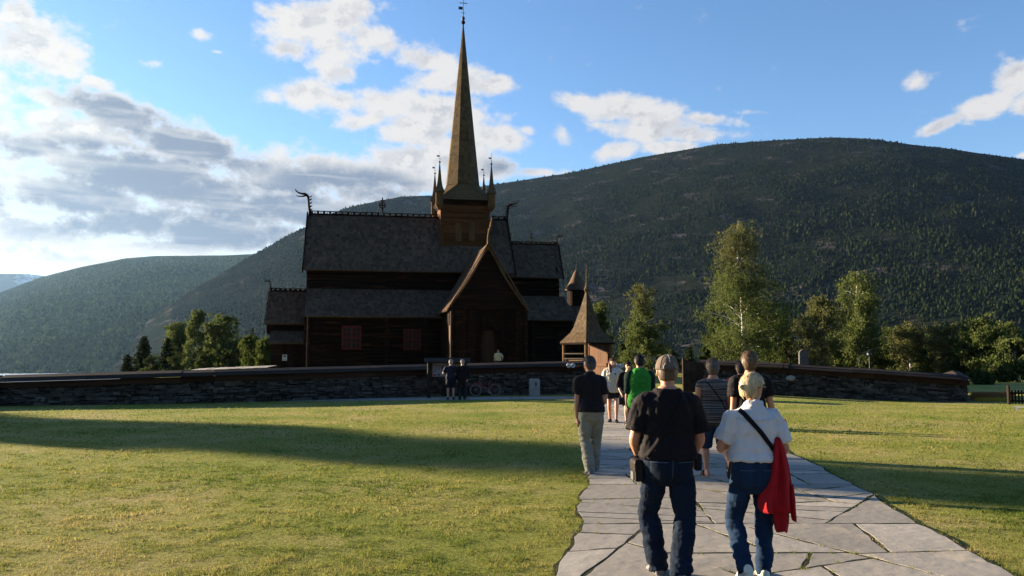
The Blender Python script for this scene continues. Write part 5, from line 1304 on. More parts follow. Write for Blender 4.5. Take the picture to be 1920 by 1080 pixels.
bush(285,665,697,104,26,'green bush below the dark pine',4200,.22,L_BUSH,seed=49,group=G3)
bush(322,668,697,102,22,'pale green bush below the shaggy pine',4000,.22,L_GREEN,seed=50,group=G3)
birch(474,628,694,96,'bright green tree against the west porch, left one',20,5500,.25,mat=L_GREEN,limbs=44,group=G3,seed=51,name='leafy_tree',prof=[(0,.5),(.2,.85),(.5,1.0),(.75,.9),(1,.3)], bark=M_BARKD, airy=.44)
birch(497,632,694,92,'bright green tree touching the west porch wall',16,4500,.25,mat=L_GREEN,limbs=44,group=G3,seed=52,name='leafy_tree',prof=[(0,.5),(.2,.85),(.5,1.0),(.75,.9),(1,.3)], bark=M_BARKD, airy=.44)
conifer(472,614,694,120,9,'thin spruce tip behind the bright green trees',1600,.24,seed=53,group=G3)
# trees beyond the left edge that throw the long shadow over the lawn
for i, (x, y, h_, w_) in enumerate(((-47,37.0,13.8,3.4),(-51.5,40.0,15.6,3.6),(-57,43.2,17.0,3.6),(-64,45.8,18.4,4.0),(-44,33.0,7.4,2.6),(-72,50.5,21.0,4.4))):
    zz = gz(x,y); pb = (960+F*x/y); 
    b_ = bush(pb, 667-(h_-H+zz)/y*F*1.0, 700, y, w_/y*F, ['leafy tree outside the left of the view, nearest to the wall','leafy tree outside the left of the view, second from the wall','leafy tree outside the left of the view, third from the wall','tall leafy tree outside the left of the view','low leafy tree outside the left of the view','farthest leafy tree outside the left of the view'][i], 7000, .34, L_BUSH, seed=60+i, lobes=12)
    b_.location = (x, y, zz)
# ================================================================ people
M_SKIN = pm('skin', (.47,.235,.145), (.40,.19,.115), scale=9, rough=.55, bump=.08, spec=.35)
M_SKINF = pm('fair_skin', (.52,.30,.21), (.45,.24,.16), scale=9, rough=.55, bump=.08, spec=.35)
def cloth(name, c, c2=None, bump=.25, rough=.85, scale=7): return pm(name, c, c2 or tuple(x*.75 for x in c), scale=scale, rough=rough, bump=bump, bscale=160, sheen=.0, dist=.004, spec=.15)
M_BLACKT = cloth('black_cotton', (.010,.008,.0095)); M_BLACK2 = cloth('charcoal_polo', (.014,.0125,.014)); M_WHITE = cloth('white_shirt_cotton', (.56,.55,.555), (.50,.49,.50), scale=5)
M_KHAKI = cloth('grey_green_trousers', (.25,.245,.19)); M_CREAM = cloth('cream_sweater', (.60,.55,.45), (.53,.48,.39)); M_GREEN = cloth('green_vest_fabric', (.045,.25,.030), (.035,.20,.024)); M_DKGREEN = cloth('dark_green_sleeve', (.012,.030,.020))
M_REDJ = cloth('red_jacket_fabric', (.38,.012,.018), (.28,.009,.014), scale=4); M_MAROON = cloth('maroon_jacket', (.14,.022,.024)); M_NAVY = cloth('navy_cotton', (.016,.020,.034)); M_DARKSH = cloth('dark_shorts', (.020,.020,.024)); M_YELL = cloth('pale_yellow_shirt', (.44,.40,.25))
M_SHOEG = pm('grey_shoe', (.20,.20,.20), (.12,.12,.12), scale=9, rough=.7, bump=.2); M_SHOEW = pm('cream_shoe', (.70,.66,.50), (.6,.56,.42), scale=6, rough=.6, bump=.1); M_SHOED = pm('dark_shoe', (.025,.023,.022), rough=.6, bump=.1); M_SANDAL = pm('brown_sandal', (.11,.06,.035), rough=.7, bump=.15); M_SOLE = pm('dark_sole', (.06,.055,.05), scale=20, rough=.9, bump=.4)
M_BAG = pm('black_nylon', (.018,.017,.018), (.012,.011,.012), scale=9, rough=.6, bump=.2); M_STRAP = pm('dark_webbing', (.010,.010,.013), rough=.8, bump=.15, scale=40); M_LENS = pm('dark_lens', (.01,.01,.01), rough=.12, bump=0, spec=.6)
def denim(name, c, c2, worn):
    m, nt_, b, out = base_mat(name); tc_ = nn(nt_,'ShaderNodeTexCoord')
    n1 = nn(nt_,'ShaderNodeTexNoise', i_Scale=5.0, i_Detail=6.0); nt_.links.new(tc_.outputs['Object'], n1.inputs[0])
    mp = nn(nt_,'ShaderNodeMapping'); mp.inputs['Scale'].default_value = (1,1,.12); nt_.links.new(tc_.outputs['Object'], mp.inputs[0])
    n2 = nn(nt_,'ShaderNodeTexNoise', i_Scale=160.0, i_Detail=2.0); nt_.links.new(mp.outputs[0], n2.inputs[0])
    col = ramp(nt_, n1.outputs[0], [(.3,c2),(.62,c),(.8,worn)]); col = mixc(nt_, .25, col, ramp(nt_, n2.outputs[0], [(.3,(.6,.6,.6)),(.7,(1.3,1.3,1.3))]), 'MULTIPLY')
    nt_.links.new(col, b.inputs['Base Color']); b.inputs['Roughness'].default_value = .9; b.inputs['Specular IOR Level'].default_value = .1
    bp = nn(nt_,'ShaderNodeBump', i_Strength=.25, i_Distance=.004); nt_.links.new(n2.outputs[0], bp.inputs['Height']); nt_.links.new(bp.outputs[0], b.inputs['Normal']); return m
M_JEAN1 = denim('dark_denim', (.009,.017,.034), (.006,.011,.022), (.017,.030,.054)); M_JEAN2 = denim('blue_denim', (.013,.032,.070), (.009,.022,.050), (.030,.066,.125)); M_JEAN3 = denim('denim_skirt', (.020,.038,.070), (.014,.028,.055), (.03,.05,.09)); M_SEAM = pm('denim_seam', (.06,.085,.13), rough=.9, bump=.1)
def stripes():
    m, nt_, b, out = base_mat('striped_knit'); tc_ = nn(nt_,'ShaderNodeTexCoord')
    mp = nn(nt_,'ShaderNodeMapping'); mp.inputs['Scale'].default_value = (.6,.6,34); nt_.links.new(tc_.outputs['Object'], mp.inputs[0])
    n = nn(nt_,'ShaderNodeTexNoise', i_Scale=1.0, i_Detail=1.0); nt_.links.new(mp.outputs[0], n.inputs[0])
    c = ramp(nt_, n.outputs[0], [(.40,(.020,.020,.023)),(.47,(.055,.052,.05)),(.53,(.16,.15,.14)),(.60,(.035,.034,.036))])
    nt_.links.new(c, b.inputs['Base Color']); b.inputs['Roughness'].default_value = .9; b.inputs['Specular IOR Level'].default_value = .1; return m
M_STRIPE = stripes()
def hairm(name, c, c2): return pm(name, tuple(x*1.15 for x in c), tuple(x*.7 for x in c2), scale=34, rough=.5, bump=.6, stretch=(1,1,.14), bscale=80, spec=.35, dist=.006, island=.35)
M_HBLOND = hairm('blond_hair', (.46,.36,.20), (.27,.19,.095)); M_HGREY = hairm('grey_brown_hair', (.17,.125,.09), (.085,.06,.042)); M_HBROWN = hairm('light_brown_hair', (.15,.09,.045), (.075,.042,.022)); M_HDARK = hairm('dark_hair', (.028,.020,.016), (.014,.010,.009)); M_HSALT = hairm('greying_dark_hair', (.10,.09,.08), (.025,.022,.02)); M_HRED = hairm('chestnut_hair', (.16,.07,.03), (.075,.032,.015)); M_HWHITE = hairm('white_hair', (.42,.39,.35), (.25,.22,.2))
M_CAPF = pm('grey_brown_cap', (.15,.115,.090), (.095,.072,.058), scale=9, rough=.85, bump=.3, bscale=90); M_STITCH = pm('pale_stitching', (.34,.30,.25), rough=.8, bump=0)
def ik(a, c, l1, l2, pole):
    a = Vector(a); c = Vector(c); d = c-a; L = d.length; mx = (l1+l2)*.998
    if L > mx: c = a+d*(mx/L); d = c-a; L = mx
    x = (l1*l1-l2*l2+L*L)/(2*L); h_ = math.sqrt(max(0,l1*l1-x*x)); t = d/L; p = Vector(pole); p = p-t*p.dot(t)
    return a+t*x+p.normalized()*h_, c
TOR = [(.73,.050,.050,-.004),(.77,.105,.090,-.006),(.81,.140,.108,-.012),(.86,.160,.116,-.016),(.92,.170,.125,-.020),(1.00,.163,.118,-.012),(1.08,.150,.105,0),(1.18,.152,.108,.006),(1.28,.168,.114,.006),(1.34,.168,.108,0),(1.385,.148,.095,-.006),(1.425,.110,.078,-.010),(1.46,.078,.064,-.012),(1.51,.056,.056,-.008)]
def torso_at(z, S):
    k = S['tor']; zz = z/S['u']
    t = [np.interp(zz, [r[0] for r in k], [r[i] for r in k]) for i in (1,2,3)]
    f = sst(.95,1.40,zz); ox = S['chest'][0]*f; oy = S['chest'][1]*f
    return t[0]*S['u'], t[1]*S['u'], ox, oy+t[2]*S['u']
def torso_rings(S, z0, z1, grow, n=12, seg=20, gfun=None, pw=2.4):
    rs = []
    for i in range(n+1):
        z = z0+(z1-z0)*i/n; rx, ry, ox, oy = torso_at(z, S); g = grow+(gfun(z) if gfun else 0); ring = []
        for k in range(seg):
            a = 2*pi*k/seg; c, s = math.cos(a), math.sin(a)
            ring.append((ox+(rx+g)*math.copysign(abs(c)**(2/pw), c), oy+(ry+g)*math.copysign(abs(s)**(2/pw), s), z))
        rs.append(ring)
    return rs
def lerp_path(pts, rad, n):
    """smooth path with interpolated radii"""
    P = [Vector(p) for p in pts]; out = []; rr = []
    m = len(P)-1
    for i in range(m*n+1):
        t = i/n; k = min(m-1, int(t)); f = t-k
        p0, p1, p2, p3 = P[max(0,k-1)], P[k], P[k+1], P[min(m,k+2)]
        c = .5*((2*p1)+(p2-p0)*f+(2*p0-5*p1+4*p2-p3)*f*f+(3*p1-p0-3*p2+p3)*f**3)
        lin = p1.lerp(p2, f); out.append(lin.lerp(c, .55)); ff = f*f*(3-2*f); rr.append(rad[k]*(1-ff)+rad[k+1]*ff)
    return out, rr
def hand(mb, w, d, pn, side, u, curl=.5):
    d = Vector(d).normalized(); pn = Vector(pn); pn = (pn-d*pn.dot(d)).normalized(); s = d.cross(pn)*side      # s points to the thumb side
    rings = []
    for q, hw, ht in ((-.015,.026,.021),(.02,.030,.018),(.055,.040,.016),(.085,.042,.014),(.094,.038,.011)):
        c = w+d*q*u; rings.append([c+s*math.cos(2*pi*k/12)*hw*u+pn*math.sin(2*pi*k/12)*ht*u for k in range(12)])
    mb.loft(rings)
    for o, ln, sp in ((.031,.070,.10),(.0105,.079,.02),(-.0105,.073,-.06),(-.030,.058,-.16)):
        b_ = w+d*.082*u+s*o*u; a = 0; pts = [b_-d*.02*u, b_]; dd = (d+s*sp).normalized()
        for seg, bend in ((.45,curl*.75),(.32,curl*1.1),(.23,curl*.8)):
            a += bend; pts.append(pts[-1]+(dd*math.cos(a)+pn*math.sin(a))*ln*seg*u)
        mb.tube(pts, [.0095*u,.0095*u,.0088*u,.0080*u,.0062*u], 8)
    b_ = w+d*.022*u+s*.026*u; t1 = (d*.72+s*.62+pn*.30).normalized(); t2 = (d*.92+s*.22+pn*.34).normalized()
    mb.tube([b_-s*.012*u, b_, b_+t1*.036*u, b_+t1*.036*u+t2*.034*u, b_+t1*.036*u+t2*.056*u], [.014*u,.0145*u,.0115*u,.0100*u,.0065*u], 8)
def foot_mb(mb, ank, yawf, pitch, u, grow, sole=.0, bare=False):
    rot = Matrix.Rotation(yawf,3,'Z') @ Matrix.Rotation(pitch,3,'X'); rs = []
    for y, hw, z0, z1 in ((-.085,.018,-.070,-.035),(-.072,.030,-.078,.0),(-.03,.036,-.080,.045),(.02,.037,-.080,.035),(.07,.042,-.080,.0),(.12,.047,-.080,-.028),(.165,.042,-.078,-.040),(.190,.022,-.072,-.052)):
        ring = []
        for k in range(14):
            a = 2*pi*k/14; ring.append(ank+rot@Vector((math.cos(a)*(hw+grow)*u, (y+(grow if y > 0 else -grow)*.5)*u, ((z0+z1)/2+math.sin(a)*((z1-z0)/2+grow*.6))*u)))
        rs.append(ring)
    mb.loft(rs); return rot
def displace(me, fn):
    n = len(me.vertices); co_ = np.empty(n*3); me.vertices.foreach_get('co', co_); co_ = co_.reshape(-1,3); no = np.empty(n*3); me.vertices.foreach_get('normal', no); no = no.reshape(-1,3)
    co_ += no*fn(co_)[:,None]; me.vertices.foreach_set('co', co_.ravel()); me.update()
def folds(P, S, amp, seed):
    r = fbm(P*np.array(S), 3, seed); q = 1-np.abs(2*r-1)*2.2; return amp*(np.clip(q,-1,1)-.35)
def bvh_of(me): return BVHTree.FromPolygons([v.co.copy() for v in me.vertices], [tuple(p.vertices) for p in me.polygons])
def hug_ribbon(bv, pts, width, side, off=.004, thick=.005, n=28, frm=-1):
    """band lying on the cloth: pts are (x,z) in the person's frame, seen from behind (frm=-1) or in front (+1)"""
    mb = MB(); P = [Vector((p[0],0,p[1])) for p in pts]; Q, _ = lerp_path(P, [1]*len(P), n); ra = []
    prev = None
    for i, p in enumerate(Q):
        t = (Q[min(i+1,len(Q)-1)]-Q[max(i-1,0)]).normalized(); w = Vector((-t.z,0,t.x))*width/2; row = []
        for q in (p-w, p, p+w):
            h_, nr, _, _ = bv.ray_cast(Vector((q.x, frm*1.0, q.z)), Vector((0,-frm,0)))
            if h_ is None: row = None; break
            row.append((h_, nr))
        if row is None: continue
        ra.append([h_+Vector((0,frm*off,0)) for h_,nr in row]+[h_+Vector((0,frm*(off+thick),0)) for h_,nr in row][::-1])
    if len(ra) > 1: mb.loft(ra)
    return mb
def hug_patch(bv, poly_fn, nx, nz, off=.003, thick=.003, frm=-1):
    mb = MB(); g = []
    for j in range(nz+1):
        row = []
        for i in range(nx+1):
            x, z = poly_fn(i/nx, j/nz); h_, _, _, _ = bv.ray_cast(Vector((x,frm,z)), Vector((0,-frm,0)))
            if h_ is None: return None
            row.append(h_+Vector((0,frm*off,0)))
        g.append(row)
    n = (nx+1); b = len(mb.v); mb.v += [tuple(p) for r in g for p in r]; mb.v += [tuple(p-Vector((0,frm*(off+thick),0))) for r in g for p in r]; k = n*(nz+1)
    for j in range(nz):
        for i in range(nx): a = b+j*n+i; mb.f.append((a,a+1,a+n+1,a+n))
    edge = [i for i in range(n)]+[j*n+nx for j in range(1,nz+1)]+[nz*n+i for i in range(nx-1,-1,-1)]+[j*n for j in range(nz-1,0,-1)]
    for a, c in zip(edge, edge[1:]+edge[:1]): mb.f.append((b+a, b+c, b+k+c, b+k+a))
    return mb
def obj_of(name, me, mat, parent):
    me.name = name; me.materials.clear(); me.materials.append(mat); return put(bpy.data.objects.new(name, me), parent)
def hair_obj(S, mat, grow, nape=-.62, front=.18, fz=.42, bulge=0, seed=1, sides=.0, part=None, wild=.012, strands=1500, low_front=None):
    """shell of hair over the skull in the head's own frame, tucked under the skin outside the hairline"""
    rings = []; rg, sg = 40, 52; c0, M3, hr = S['head'], S['hm'], S['hr']
    V = []
    for i in range(rg+1):
        a = -pi/2+pi*i/rg
        for k in range(sg): ca = max(0,math.cos(a))**(.80 if a > 0 else .62); V.append((ca*math.cos(2*pi*k/sg), ca*math.sin(2*pi*k/sg), math.sin(a)))
    V = np.array(V); x, y, z = V.T
    lim_front = np.where(z > fz, 1.2, front+sides*np.abs(x))
    if low_front is not None: lim_front = np.where(z < .06, low_front, lim_front)
    inside = np.minimum(np.clip((lim_front-y)/.16,-1,1), np.clip((z-nape-np.where(y>-.1,.30,0))/.10,-1,1))
    inside = np.minimum(inside, np.where((z > fz) & (y > .6), np.clip((z-fz-.0)/.12,-1,1), 1))
    ear = (np.abs(x) > .55) & (z < .02) & (y > -.34) & (y < .3); inside = np.where(ear, np.minimum(inside, -.6), inside)
    g = np.where(inside > 0, 1+grow*np.sqrt(np.clip(inside,0,1)), .86+.14*np.clip(inside+1,0,1))
    g = g+np.where(inside > .1, bulge*np.clip(-y,0,1)*np.clip(1-np.abs(z)*.9,0,1), 0)
    st = fbm(np.stack([x*16, y*16, z*2.0],1)+seed*7, 3, seed)-.5; lm = fbm(V*3.2+seed*3, 3, seed+5)-.5
    g = g+np.where(inside > .05, st*wild*4+lm*wild*5, 0)
    P = V*g[:,None]*np.array([hr[0]*1.04,hr[1],hr[2]*.96])
    P = [c0+M3@Vector(p) for p in P]; F_ = [(i*sg+k, i*sg+(k+1)%sg, (i+1)*sg+(k+1)%sg, (i+1)*sg+k) for i in range(rg) for k in range(sg)]
    mb = MB(); mb.v = [tuple(p) for p in P]; mb.f = F_
    # loose strands lying over the shell, so the outline is not a clean curve
    rnd = random.Random(seed); ok = [i for i in range(len(P)) if inside[i] > .12]; dn = Vector((0,0,-1))
    for _ in range(strands):
        i = rnd.choice(ok); p = P[i]; q = P[min(len(P)-1, i+1)]; p = p.lerp(q, rnd.random()) if (q-p).length < .03 else p
        nr = (p-c0).normalized(); t = dn-nr*dn.dot(nr)
        t = t.normalized() if t.length > .1 else Vector((rnd.gauss(0,1),rnd.gauss(0,1),0)).normalized()
        t = (t+Vector((rnd.gauss(0,.25),rnd.gauss(0,.25),rnd.gauss(0,.15)))*(.15+wild*55)).normalized(); sd_ = t.cross(nr).normalized()*.0022*rnd.uniform(.7,1.6); L = rnd.uniform(.018,.050)
        a0 = p+nr*.001; a1 = p+t*L*.55+nr*(.001+L*.02); a2 = p+t*L+nr*rnd.uniform(-.002,.001+wild*.55)
        b0 = len(mb.v); mb.v += [tuple(a0-sd_), tuple(a0+sd_), tuple(a1+sd_*.8), tuple(a1-sd_*.8), tuple(a2)]; mb.f += [(b0,b0+1,b0+2,b0+3),(b0+3,b0+2,b0+4)]
    return mb.build('hair', mat, S['root'], smooth=True, recalc=False)
def person(label, foot, yaw, h, sk=M_SKIN, feet=((-.09,0,0,0),(.09,0,0,0)), hands=((-.27,.05,.80),(.27,.05,.80)), elbow=((-.35,-1,-.1),(.35,-1,-.1)), hyaw=0, hpitch=0, gx=1.0, gy=1.0, shw=.185, waist=None, hipw=.092, pelvis=(0,0), chest=(0,0), kneeout=.12, vox=.010, curl=.45, shape=None, loc=None, palm=None, group=None, armr=1.0, legr=1.0):
    p = foot if loc is None else loc
    root = empty('person', p, yaw, label, 'person', group); u = h/1.75; S = {'u':u,'root':root,'chest':chest}
    S['tor'] = [(z, rx*(gx if not shape else float(np.interp(z,[q[0] for q in shape],[q[1] for q in shape]))), ry*gy, o) for z,rx,ry,o in TOR]
    mb = MB(); mb.loft(torso_rings(S, .76*u, 1.51*u, 0, 18))
    hip = [Vector((pelvis[0]+s*hipw*u, pelvis[1]-.01, .90*u)) for s in (-1,1)]; S['hip'] = hip; S['leg'] = []; S['ank'] = []
    for i, s in enumerate((-1,1)):
        fx, fy, fz, fp = feet[i][:4]; fyaw = feet[i][4] if len(feet[i]) > 4 else -s*.12
        an = Vector((fx, fy, .085*u+fz)); kn, an = ik(hip[i], an, .425*u, .415*u, (s*kneeout,1,0)); S['leg'].append((hip[i],kn,an)); S['ank'].append((an,fyaw,fp))
        back = Vector((0,-.012*u,0))
        pts, rr = lerp_path([hip[i]+Vector((0,0,.05*u)), hip[i].lerp(kn,.45), kn, kn.lerp(an,.32)+back, kn.lerp(an,.68)+back*.5, an-Vector((0,0,.01))], [.088*u*legr,.076*u*legr,.054*u*legr,.055*u*legr,.040*u*legr,.034*u], 4); mb.tube(pts, rr, 12)
        foot_mb(mb, an, fyaw, fp, u, 0)
    S['arm'] = []; shs = []
    for i, s in enumerate((-1,1)):
        sh = Vector((chest[0]+s*shw, chest[1]-.005*u, 1.368*u)); el, wr = ik(sh, hands[i], .285*u, .255*u, elbow[i]); S['arm'].append((sh,el,wr)); shs.append(sh)
        inner = Vector((chest[0]+s*shw*.42, chest[1]-.005, 1.408*u)); pts, rr = lerp_path([inner, sh, sh.lerp(el,.45), el, el.lerp(wr,.3), wr], [.062*u*armr,.058*u*armr,.047*u*armr,.040*u*armr,.042*u*armr,.025*u*armr**.5], 4); mb.tube(pts, rr, 12)
        pn = palm[i] if palm and palm[i] is not None else Vector((-s,.25,0)); hand(mb, wr, (wr-el), pn, s*(-1), u, curl)
    zc = 1.632*u; c = Vector((chest[0], chest[1]+.012*u, zc)); Mh = Matrix.Rotation(hyaw,3,'Z') @ Matrix.Rotation(hpitch,3,'X'); S['head'] = c; S['hm'] = Mh; S['hr'] = (.078*u,.098*u,.118*u)
    nk = Vector((chest[0], chest[1]-.012*u, 1.47*u)); mb.tube([nk-Vector((0,0,.05*u)), nk+Vector((0,.004,.06*u)), c-Vector((0,0,.045*u))+Mh@Vector((0,-.004*u,0))], [.066*u*gx**.5,.055*u*gx**.5,.054*u*gx**.5], 14)
    hp = lambda x,y,z: c+Mh@(Vector((x,y,z))*u)
    mb.ellip(c, (.076*u,.097*u,.117*u), 18, 12, Mh); mb.ellip(hp(0,.030,-.055), (.058*u,.062*u,.062*u), 14, 9, Mh); mb.ellip(hp(0,.066,-.098), (.026*u,.022*u,.018*u), 10, 7, Mh)
    mb.tube([hp(0,.092,.012), hp(0,.108,-.022), hp(0,.112,-.032), hp(0,.092,-.042)], [.008*u,.012*u,.015*u,.010*u], 8); mb.ellip(hp(0,.088,.026), (.045*u,.014*u,.010*u), 10, 6, Mh); mb.ellip(hp(0,.086,-.066), (.022*u,.012*u,.010*u), 10, 6, Mh)
    for s in (-1,1): mb.ellip(hp(s*.079,-.006,-.008), (.010*u,.020*u,.031*u), 10, 8, Mh @ Matrix.Rotation(s*.25,3,'Z'))
    S['hp'] = hp; me = remesh(mb, vox, 2); body = obj_of('body', me, sk, root); S['body'] = body; S['mbbody'] = mb
    return S
def eyes(S):
    for s in (-1,1):
        mb = MB(); mb.ellip(S['hp'](s*.030,.086,.008), (.013*S['u'],.009*S['u'],.009*S['u']), 10, 7, S['hm']); o = mb.build('eye', bpy.data.materials['notice_paper'], S['root'], smooth=True)
        mb = MB(); mb.ellip(S['hp'](s*.030,.0945,.008), (.005*S['u'],.003*S['u'],.006*S['u']), 8, 6, S['hm']); mb.build('iris', M_HDARK, o)
    mb = MB(); mb.ellip(S['hp'](0,.098,-.066), (.022*S['u'],.005*S['u'],.007*S['u']), 10, 6, S['hm']); mb.build('lips', pm('lips_tone',(.38,.13,.11),rough=.5,bump=0) if 'lips_tone' not in bpy.data.materials else bpy.data.materials['lips_tone'], S['root'], smooth=True)
def shirt(S, mat, hem, name='t_shirt', sleeve=.55, grow=.020, sgrow=.022, loose=.012, amp=.006, seed=0, neck=1.475, smat=None, vox=.010, FS=(8,8,4.5), collar=False, sname='sleeve', flare=.016):
    u = S['u']; mb = MB(); top = neck*u
    mb.loft(torso_rings(S, hem, top, grow, 18, 24, lambda z: loose*(1-sst(hem, hem+.35, z))*1.0+loose*.6*sst(1.2*u,1.0*u,z) if False else loose*(1-sst(hem,hem+.40,z))))
    sl = MB(); tgt = sl if smat else mb
    for i, s in enumerate((-1,1)):
        sh, el, wr = S['arm'][i]; inner = Vector((S['chest'][0]+s*abs(sh.x-S['chest'][0])*.42, sh.y, 1.402*u))
        if sleeve <= 0: continue
        if sleeve <= 1:
            e = sh.lerp(el, sleeve); pts, rr = lerp_path([inner, sh, sh.lerp(e,.5), e], [(.066+sgrow*.5)*u,(.058+sgrow)*u,(.050+sgrow+flare*.5)*u,(.046+sgrow+flare)*u], 4)
        else:
            e = el.lerp(wr, sleeve-1); pts, rr = lerp_path([inner, sh, sh.lerp(el,.5), el, el.lerp(e,.5), e], [(.066+sgrow*.5)*u,(.058+sgrow)*u,(.050+sgrow)*u,(.044+sgrow)*u,(.040+sgrow)*u,(.030+sgrow*.7)*u], 4)
        tgt.tube(pts, rr, 14)
    if collar:
        c = Vector((S['chest'][0], S['chest'][1]-.012*u, 1.47*u)); rs = []
        for z, r in ((-.01,.088),(.018,.082),(.034,.079),(.032,.070),(.0,.062)): rs.append([(c.x+math.cos(a)*r*u, c.y+math.sin(a)*r*u*.98+.008, c.z+z*u-.018*math.sin(a)*u) for a in np.linspace(0,2*pi,21)[:-1]])
        mb.loft(rs)
    me = remesh(mb, vox, 3); displace(me, lambda P: folds(P, FS, amp*1.35, seed)+folds(P, (3.5,3.5,9), amp*.9, seed+3)+folds(P, (17,17,9), amp*.45, seed+6)); o = obj_of(name, me, mat, S['root'])
    if smat:
        m2 = remesh(sl, vox, 3); displace(m2, lambda P: folds(P, FS, amp, seed+9)); obj_of(sname, m2, smat, S['root'])
    return o
def pants(S, mat, length=1.0, name='jeans', grow=.020, top=1.03, amp=.007, seed=0, vox=.010, cuff=.060, knee=.0, seat=.012):
    u = S['u']; mb = MB(); mb.loft(torso_rings(S, .735*u, top*u, seat, 12, 22, pw=2.3))
    for i, s in enumerate((-1,1)):
        hip, kn, an = S['leg'][i]
        if length >= 1:
            mb.tube(*lerp_path([hip+Vector((0,-.004,.06*u)), hip.lerp(kn,.45), kn, kn.lerp(an,.45)+Vector((0,-.008,0)), an+Vector((0,-.005,-.005))+(an-kn).normalized()*.03*u], [(.094+grow*.55)*u,(.080+grow)*u,(.060+grow+knee)*u,(.058+grow)*u,cuff*u], 5), 16)
        else:
            L = length*2
            e = hip.lerp(kn, min(1,L)) if L <= 1 else kn.lerp(an, L-1); mb.tube(*lerp_path([hip+Vector((0,-.004,.06*u)), hip.lerp(e,.5), e], [(.094+grow*.55)*u,(.084+grow)*u,(.074+grow)*u], 5), 16)
    me = remesh(mb, vox, 3)
    kz = [S['leg'][0][1].z, S['leg'][1][1].z]; az_ = S['leg'][0][2].z
    def fn(P):
        w = .35+.9*np.exp(-((P[:,2]-np.mean(kz))/.13)**2)+1.2*np.exp(-((P[:,2]-az_-.07*u)/.11)**2)+.5*np.exp(-((P[:,2]-.80*u)/.07)**2)
        return (folds(P, (4.5,4.5,13), amp, seed)*w + folds(P, (9,9,3.5), amp*.7, seed+4)+folds(P, (14,14,22), amp*.4, seed+8))*np.clip((1.0*u-P[:,2])/.12,.1,1)
    displace(me, fn); return obj_of(name, me, mat, S['root'])
def shoes(S, mat, grow=.008, name='shoe', sole=M_SOLE):
    for an, fy, fp in S['ank']:
        mb = MB(); rot = foot_mb(mb, an, fy, fp, S['u'], grow); me = remesh(mb, .008, 2); o = obj_of(name, me, mat, S['root'])
        mb = MB(); rs = []
        for z in (-.094,-.074):
            ring = []
            for y, hw in ((-.092,.020),(-.07,.036),(.0,.042),(.08,.050),(.14,.052),(.185,.038),(.203,.012)): ring.append((hw,y,z))
            ring = ring+[(-x,y,z) for x,y,z in ring[::-1]]; rs.append([an+rot@(Vector(q)*S['u']) for q in ring])
        mb.loft(rs); mb.build('sole', sole, o)
def sandals(S, mat):
    for an, fy, fp in S['ank']:
        mb = MB(); rot = Matrix.Rotation(fy,3,'Z') @ Matrix.Rotation(fp,3,'X'); u = S['u']; rs = []
        for z in (-.100,-.078):
            ring = [(hw,y,z) for y,hw in ((-.095,.020),(-.07,.036),(.0,.040),(.08,.048),(.14,.050),(.19,.036),(.207,.012))]; ring = ring+[(-x,y,z) for x,y,z in ring[::-1]]; rs.append([an+rot@(Vector(q)*u) for q in ring])
        mb.loft(rs)
        for y, hh in ((.03,.042),(.105,-.010)): mb.tube([an+rot@(Vector((math.cos(a)*.046, y, -.078+math.sin(a)*(hh+.082)))*u) for a in np.linspace(0,pi,10)], .010*u, 6, flat=[(1.6,.6)]*10)
        mb.build('sandal', mat, S['root'])
def child(mb, name, mat, S, smooth=True): return mb.build(name, mat, S['root'], smooth=smooth) if mb and mb.f else None
def sunglasses(S):
    mb = MB(); hp = S['hp']
    for s in (-1,1): mb.ellip(hp(s*.034,.099,.010), (.030*S['u'],.007*S['u'],.021*S['u']), 12, 7, S['hm']); mb.tube([hp(s*.062,.094,.014), hp(s*.082,.06,.014), hp(s*.086,.0,.010), hp(s*.083,-.02,.0)], .005*S['u'], 6, flat=[(1,1.6)]*4)
    mb.tube([hp(-.02,.104,.014), hp(.02,.104,.014)], .004*S['u'], 6); return mb.build('sunglasses', M_LENS, S['root'], smooth=True)

# ---- capped man in front
S = person('heavy-set man walking away in a grey-brown cap, black t-shirt and dark jeans', gnd(1255,1086), 0, 1.745, vox=.007,
    feet=((-.075,.10,0,0),(.065,-.14,.0,-.05)), hands=((-.205,.20,.93),(.205,.18,.89)), elbow=((-.45,-.9,.1),(.6,-.8,.1)), gy=1.16, shw=.190, hipw=.098, chest=(.012,.02), kneeout=.75, armr=1.10, legr=1.06,
    shape=[(.78,1.09),(.92,1.10),(1.0,1.12),(1.1,1.19),(1.2,1.20),(1.3,1.13),(1.40,1.16),(1.46,1.3),(1.51,1.25)], hyaw=.06)
P1 = S
sh1 = shirt(S, M_BLACKT, .945, sleeve=.80, grow=.020, sgrow=.027, loose=.018, amp=.010, seed=3, vox=.008, neck=1.49, flare=.022)
pj1 = pants(S, M_JEAN1, name='jeans', grow=.020, amp=.014, seed=5, vox=.008, cuff=.076, seat=.014); shoes(S, M_SHOEG)
bv = bvh_of(pj1.data)
for s in (-1,1):
    f = lambda a, b, s=s: (s*.105+.012+(a-.5)*.135*(1-.12*b), .925-.155*b-(.03*(1-abs(a-.5)*2) if b > .5 else 0)*b)
    m = hug_patch(bv, f, 8, 8, .004); child(m, 'back_pocket', M_JEAN1, S)
    child(hug_ribbon(bv, [(s*.105+.012-.067,.926),(s*.105+.012+.067,.926)], .008, 0, .007, .003, 12), 'pocket_stitch', M_SEAM, S)
child(hug_ribbon(bv, [(.008,1.0),(.008,.90),(.006,.80)], .006, 0, .002, .003), 'back_seam', M_SEAM, S)
for x in (-.02,.035): child(hug_ribbon(bv, [(x,1.02),(x,.955)], .014, 0, .006, .005, 10), 'belt_loop', M_JEAN1, S)
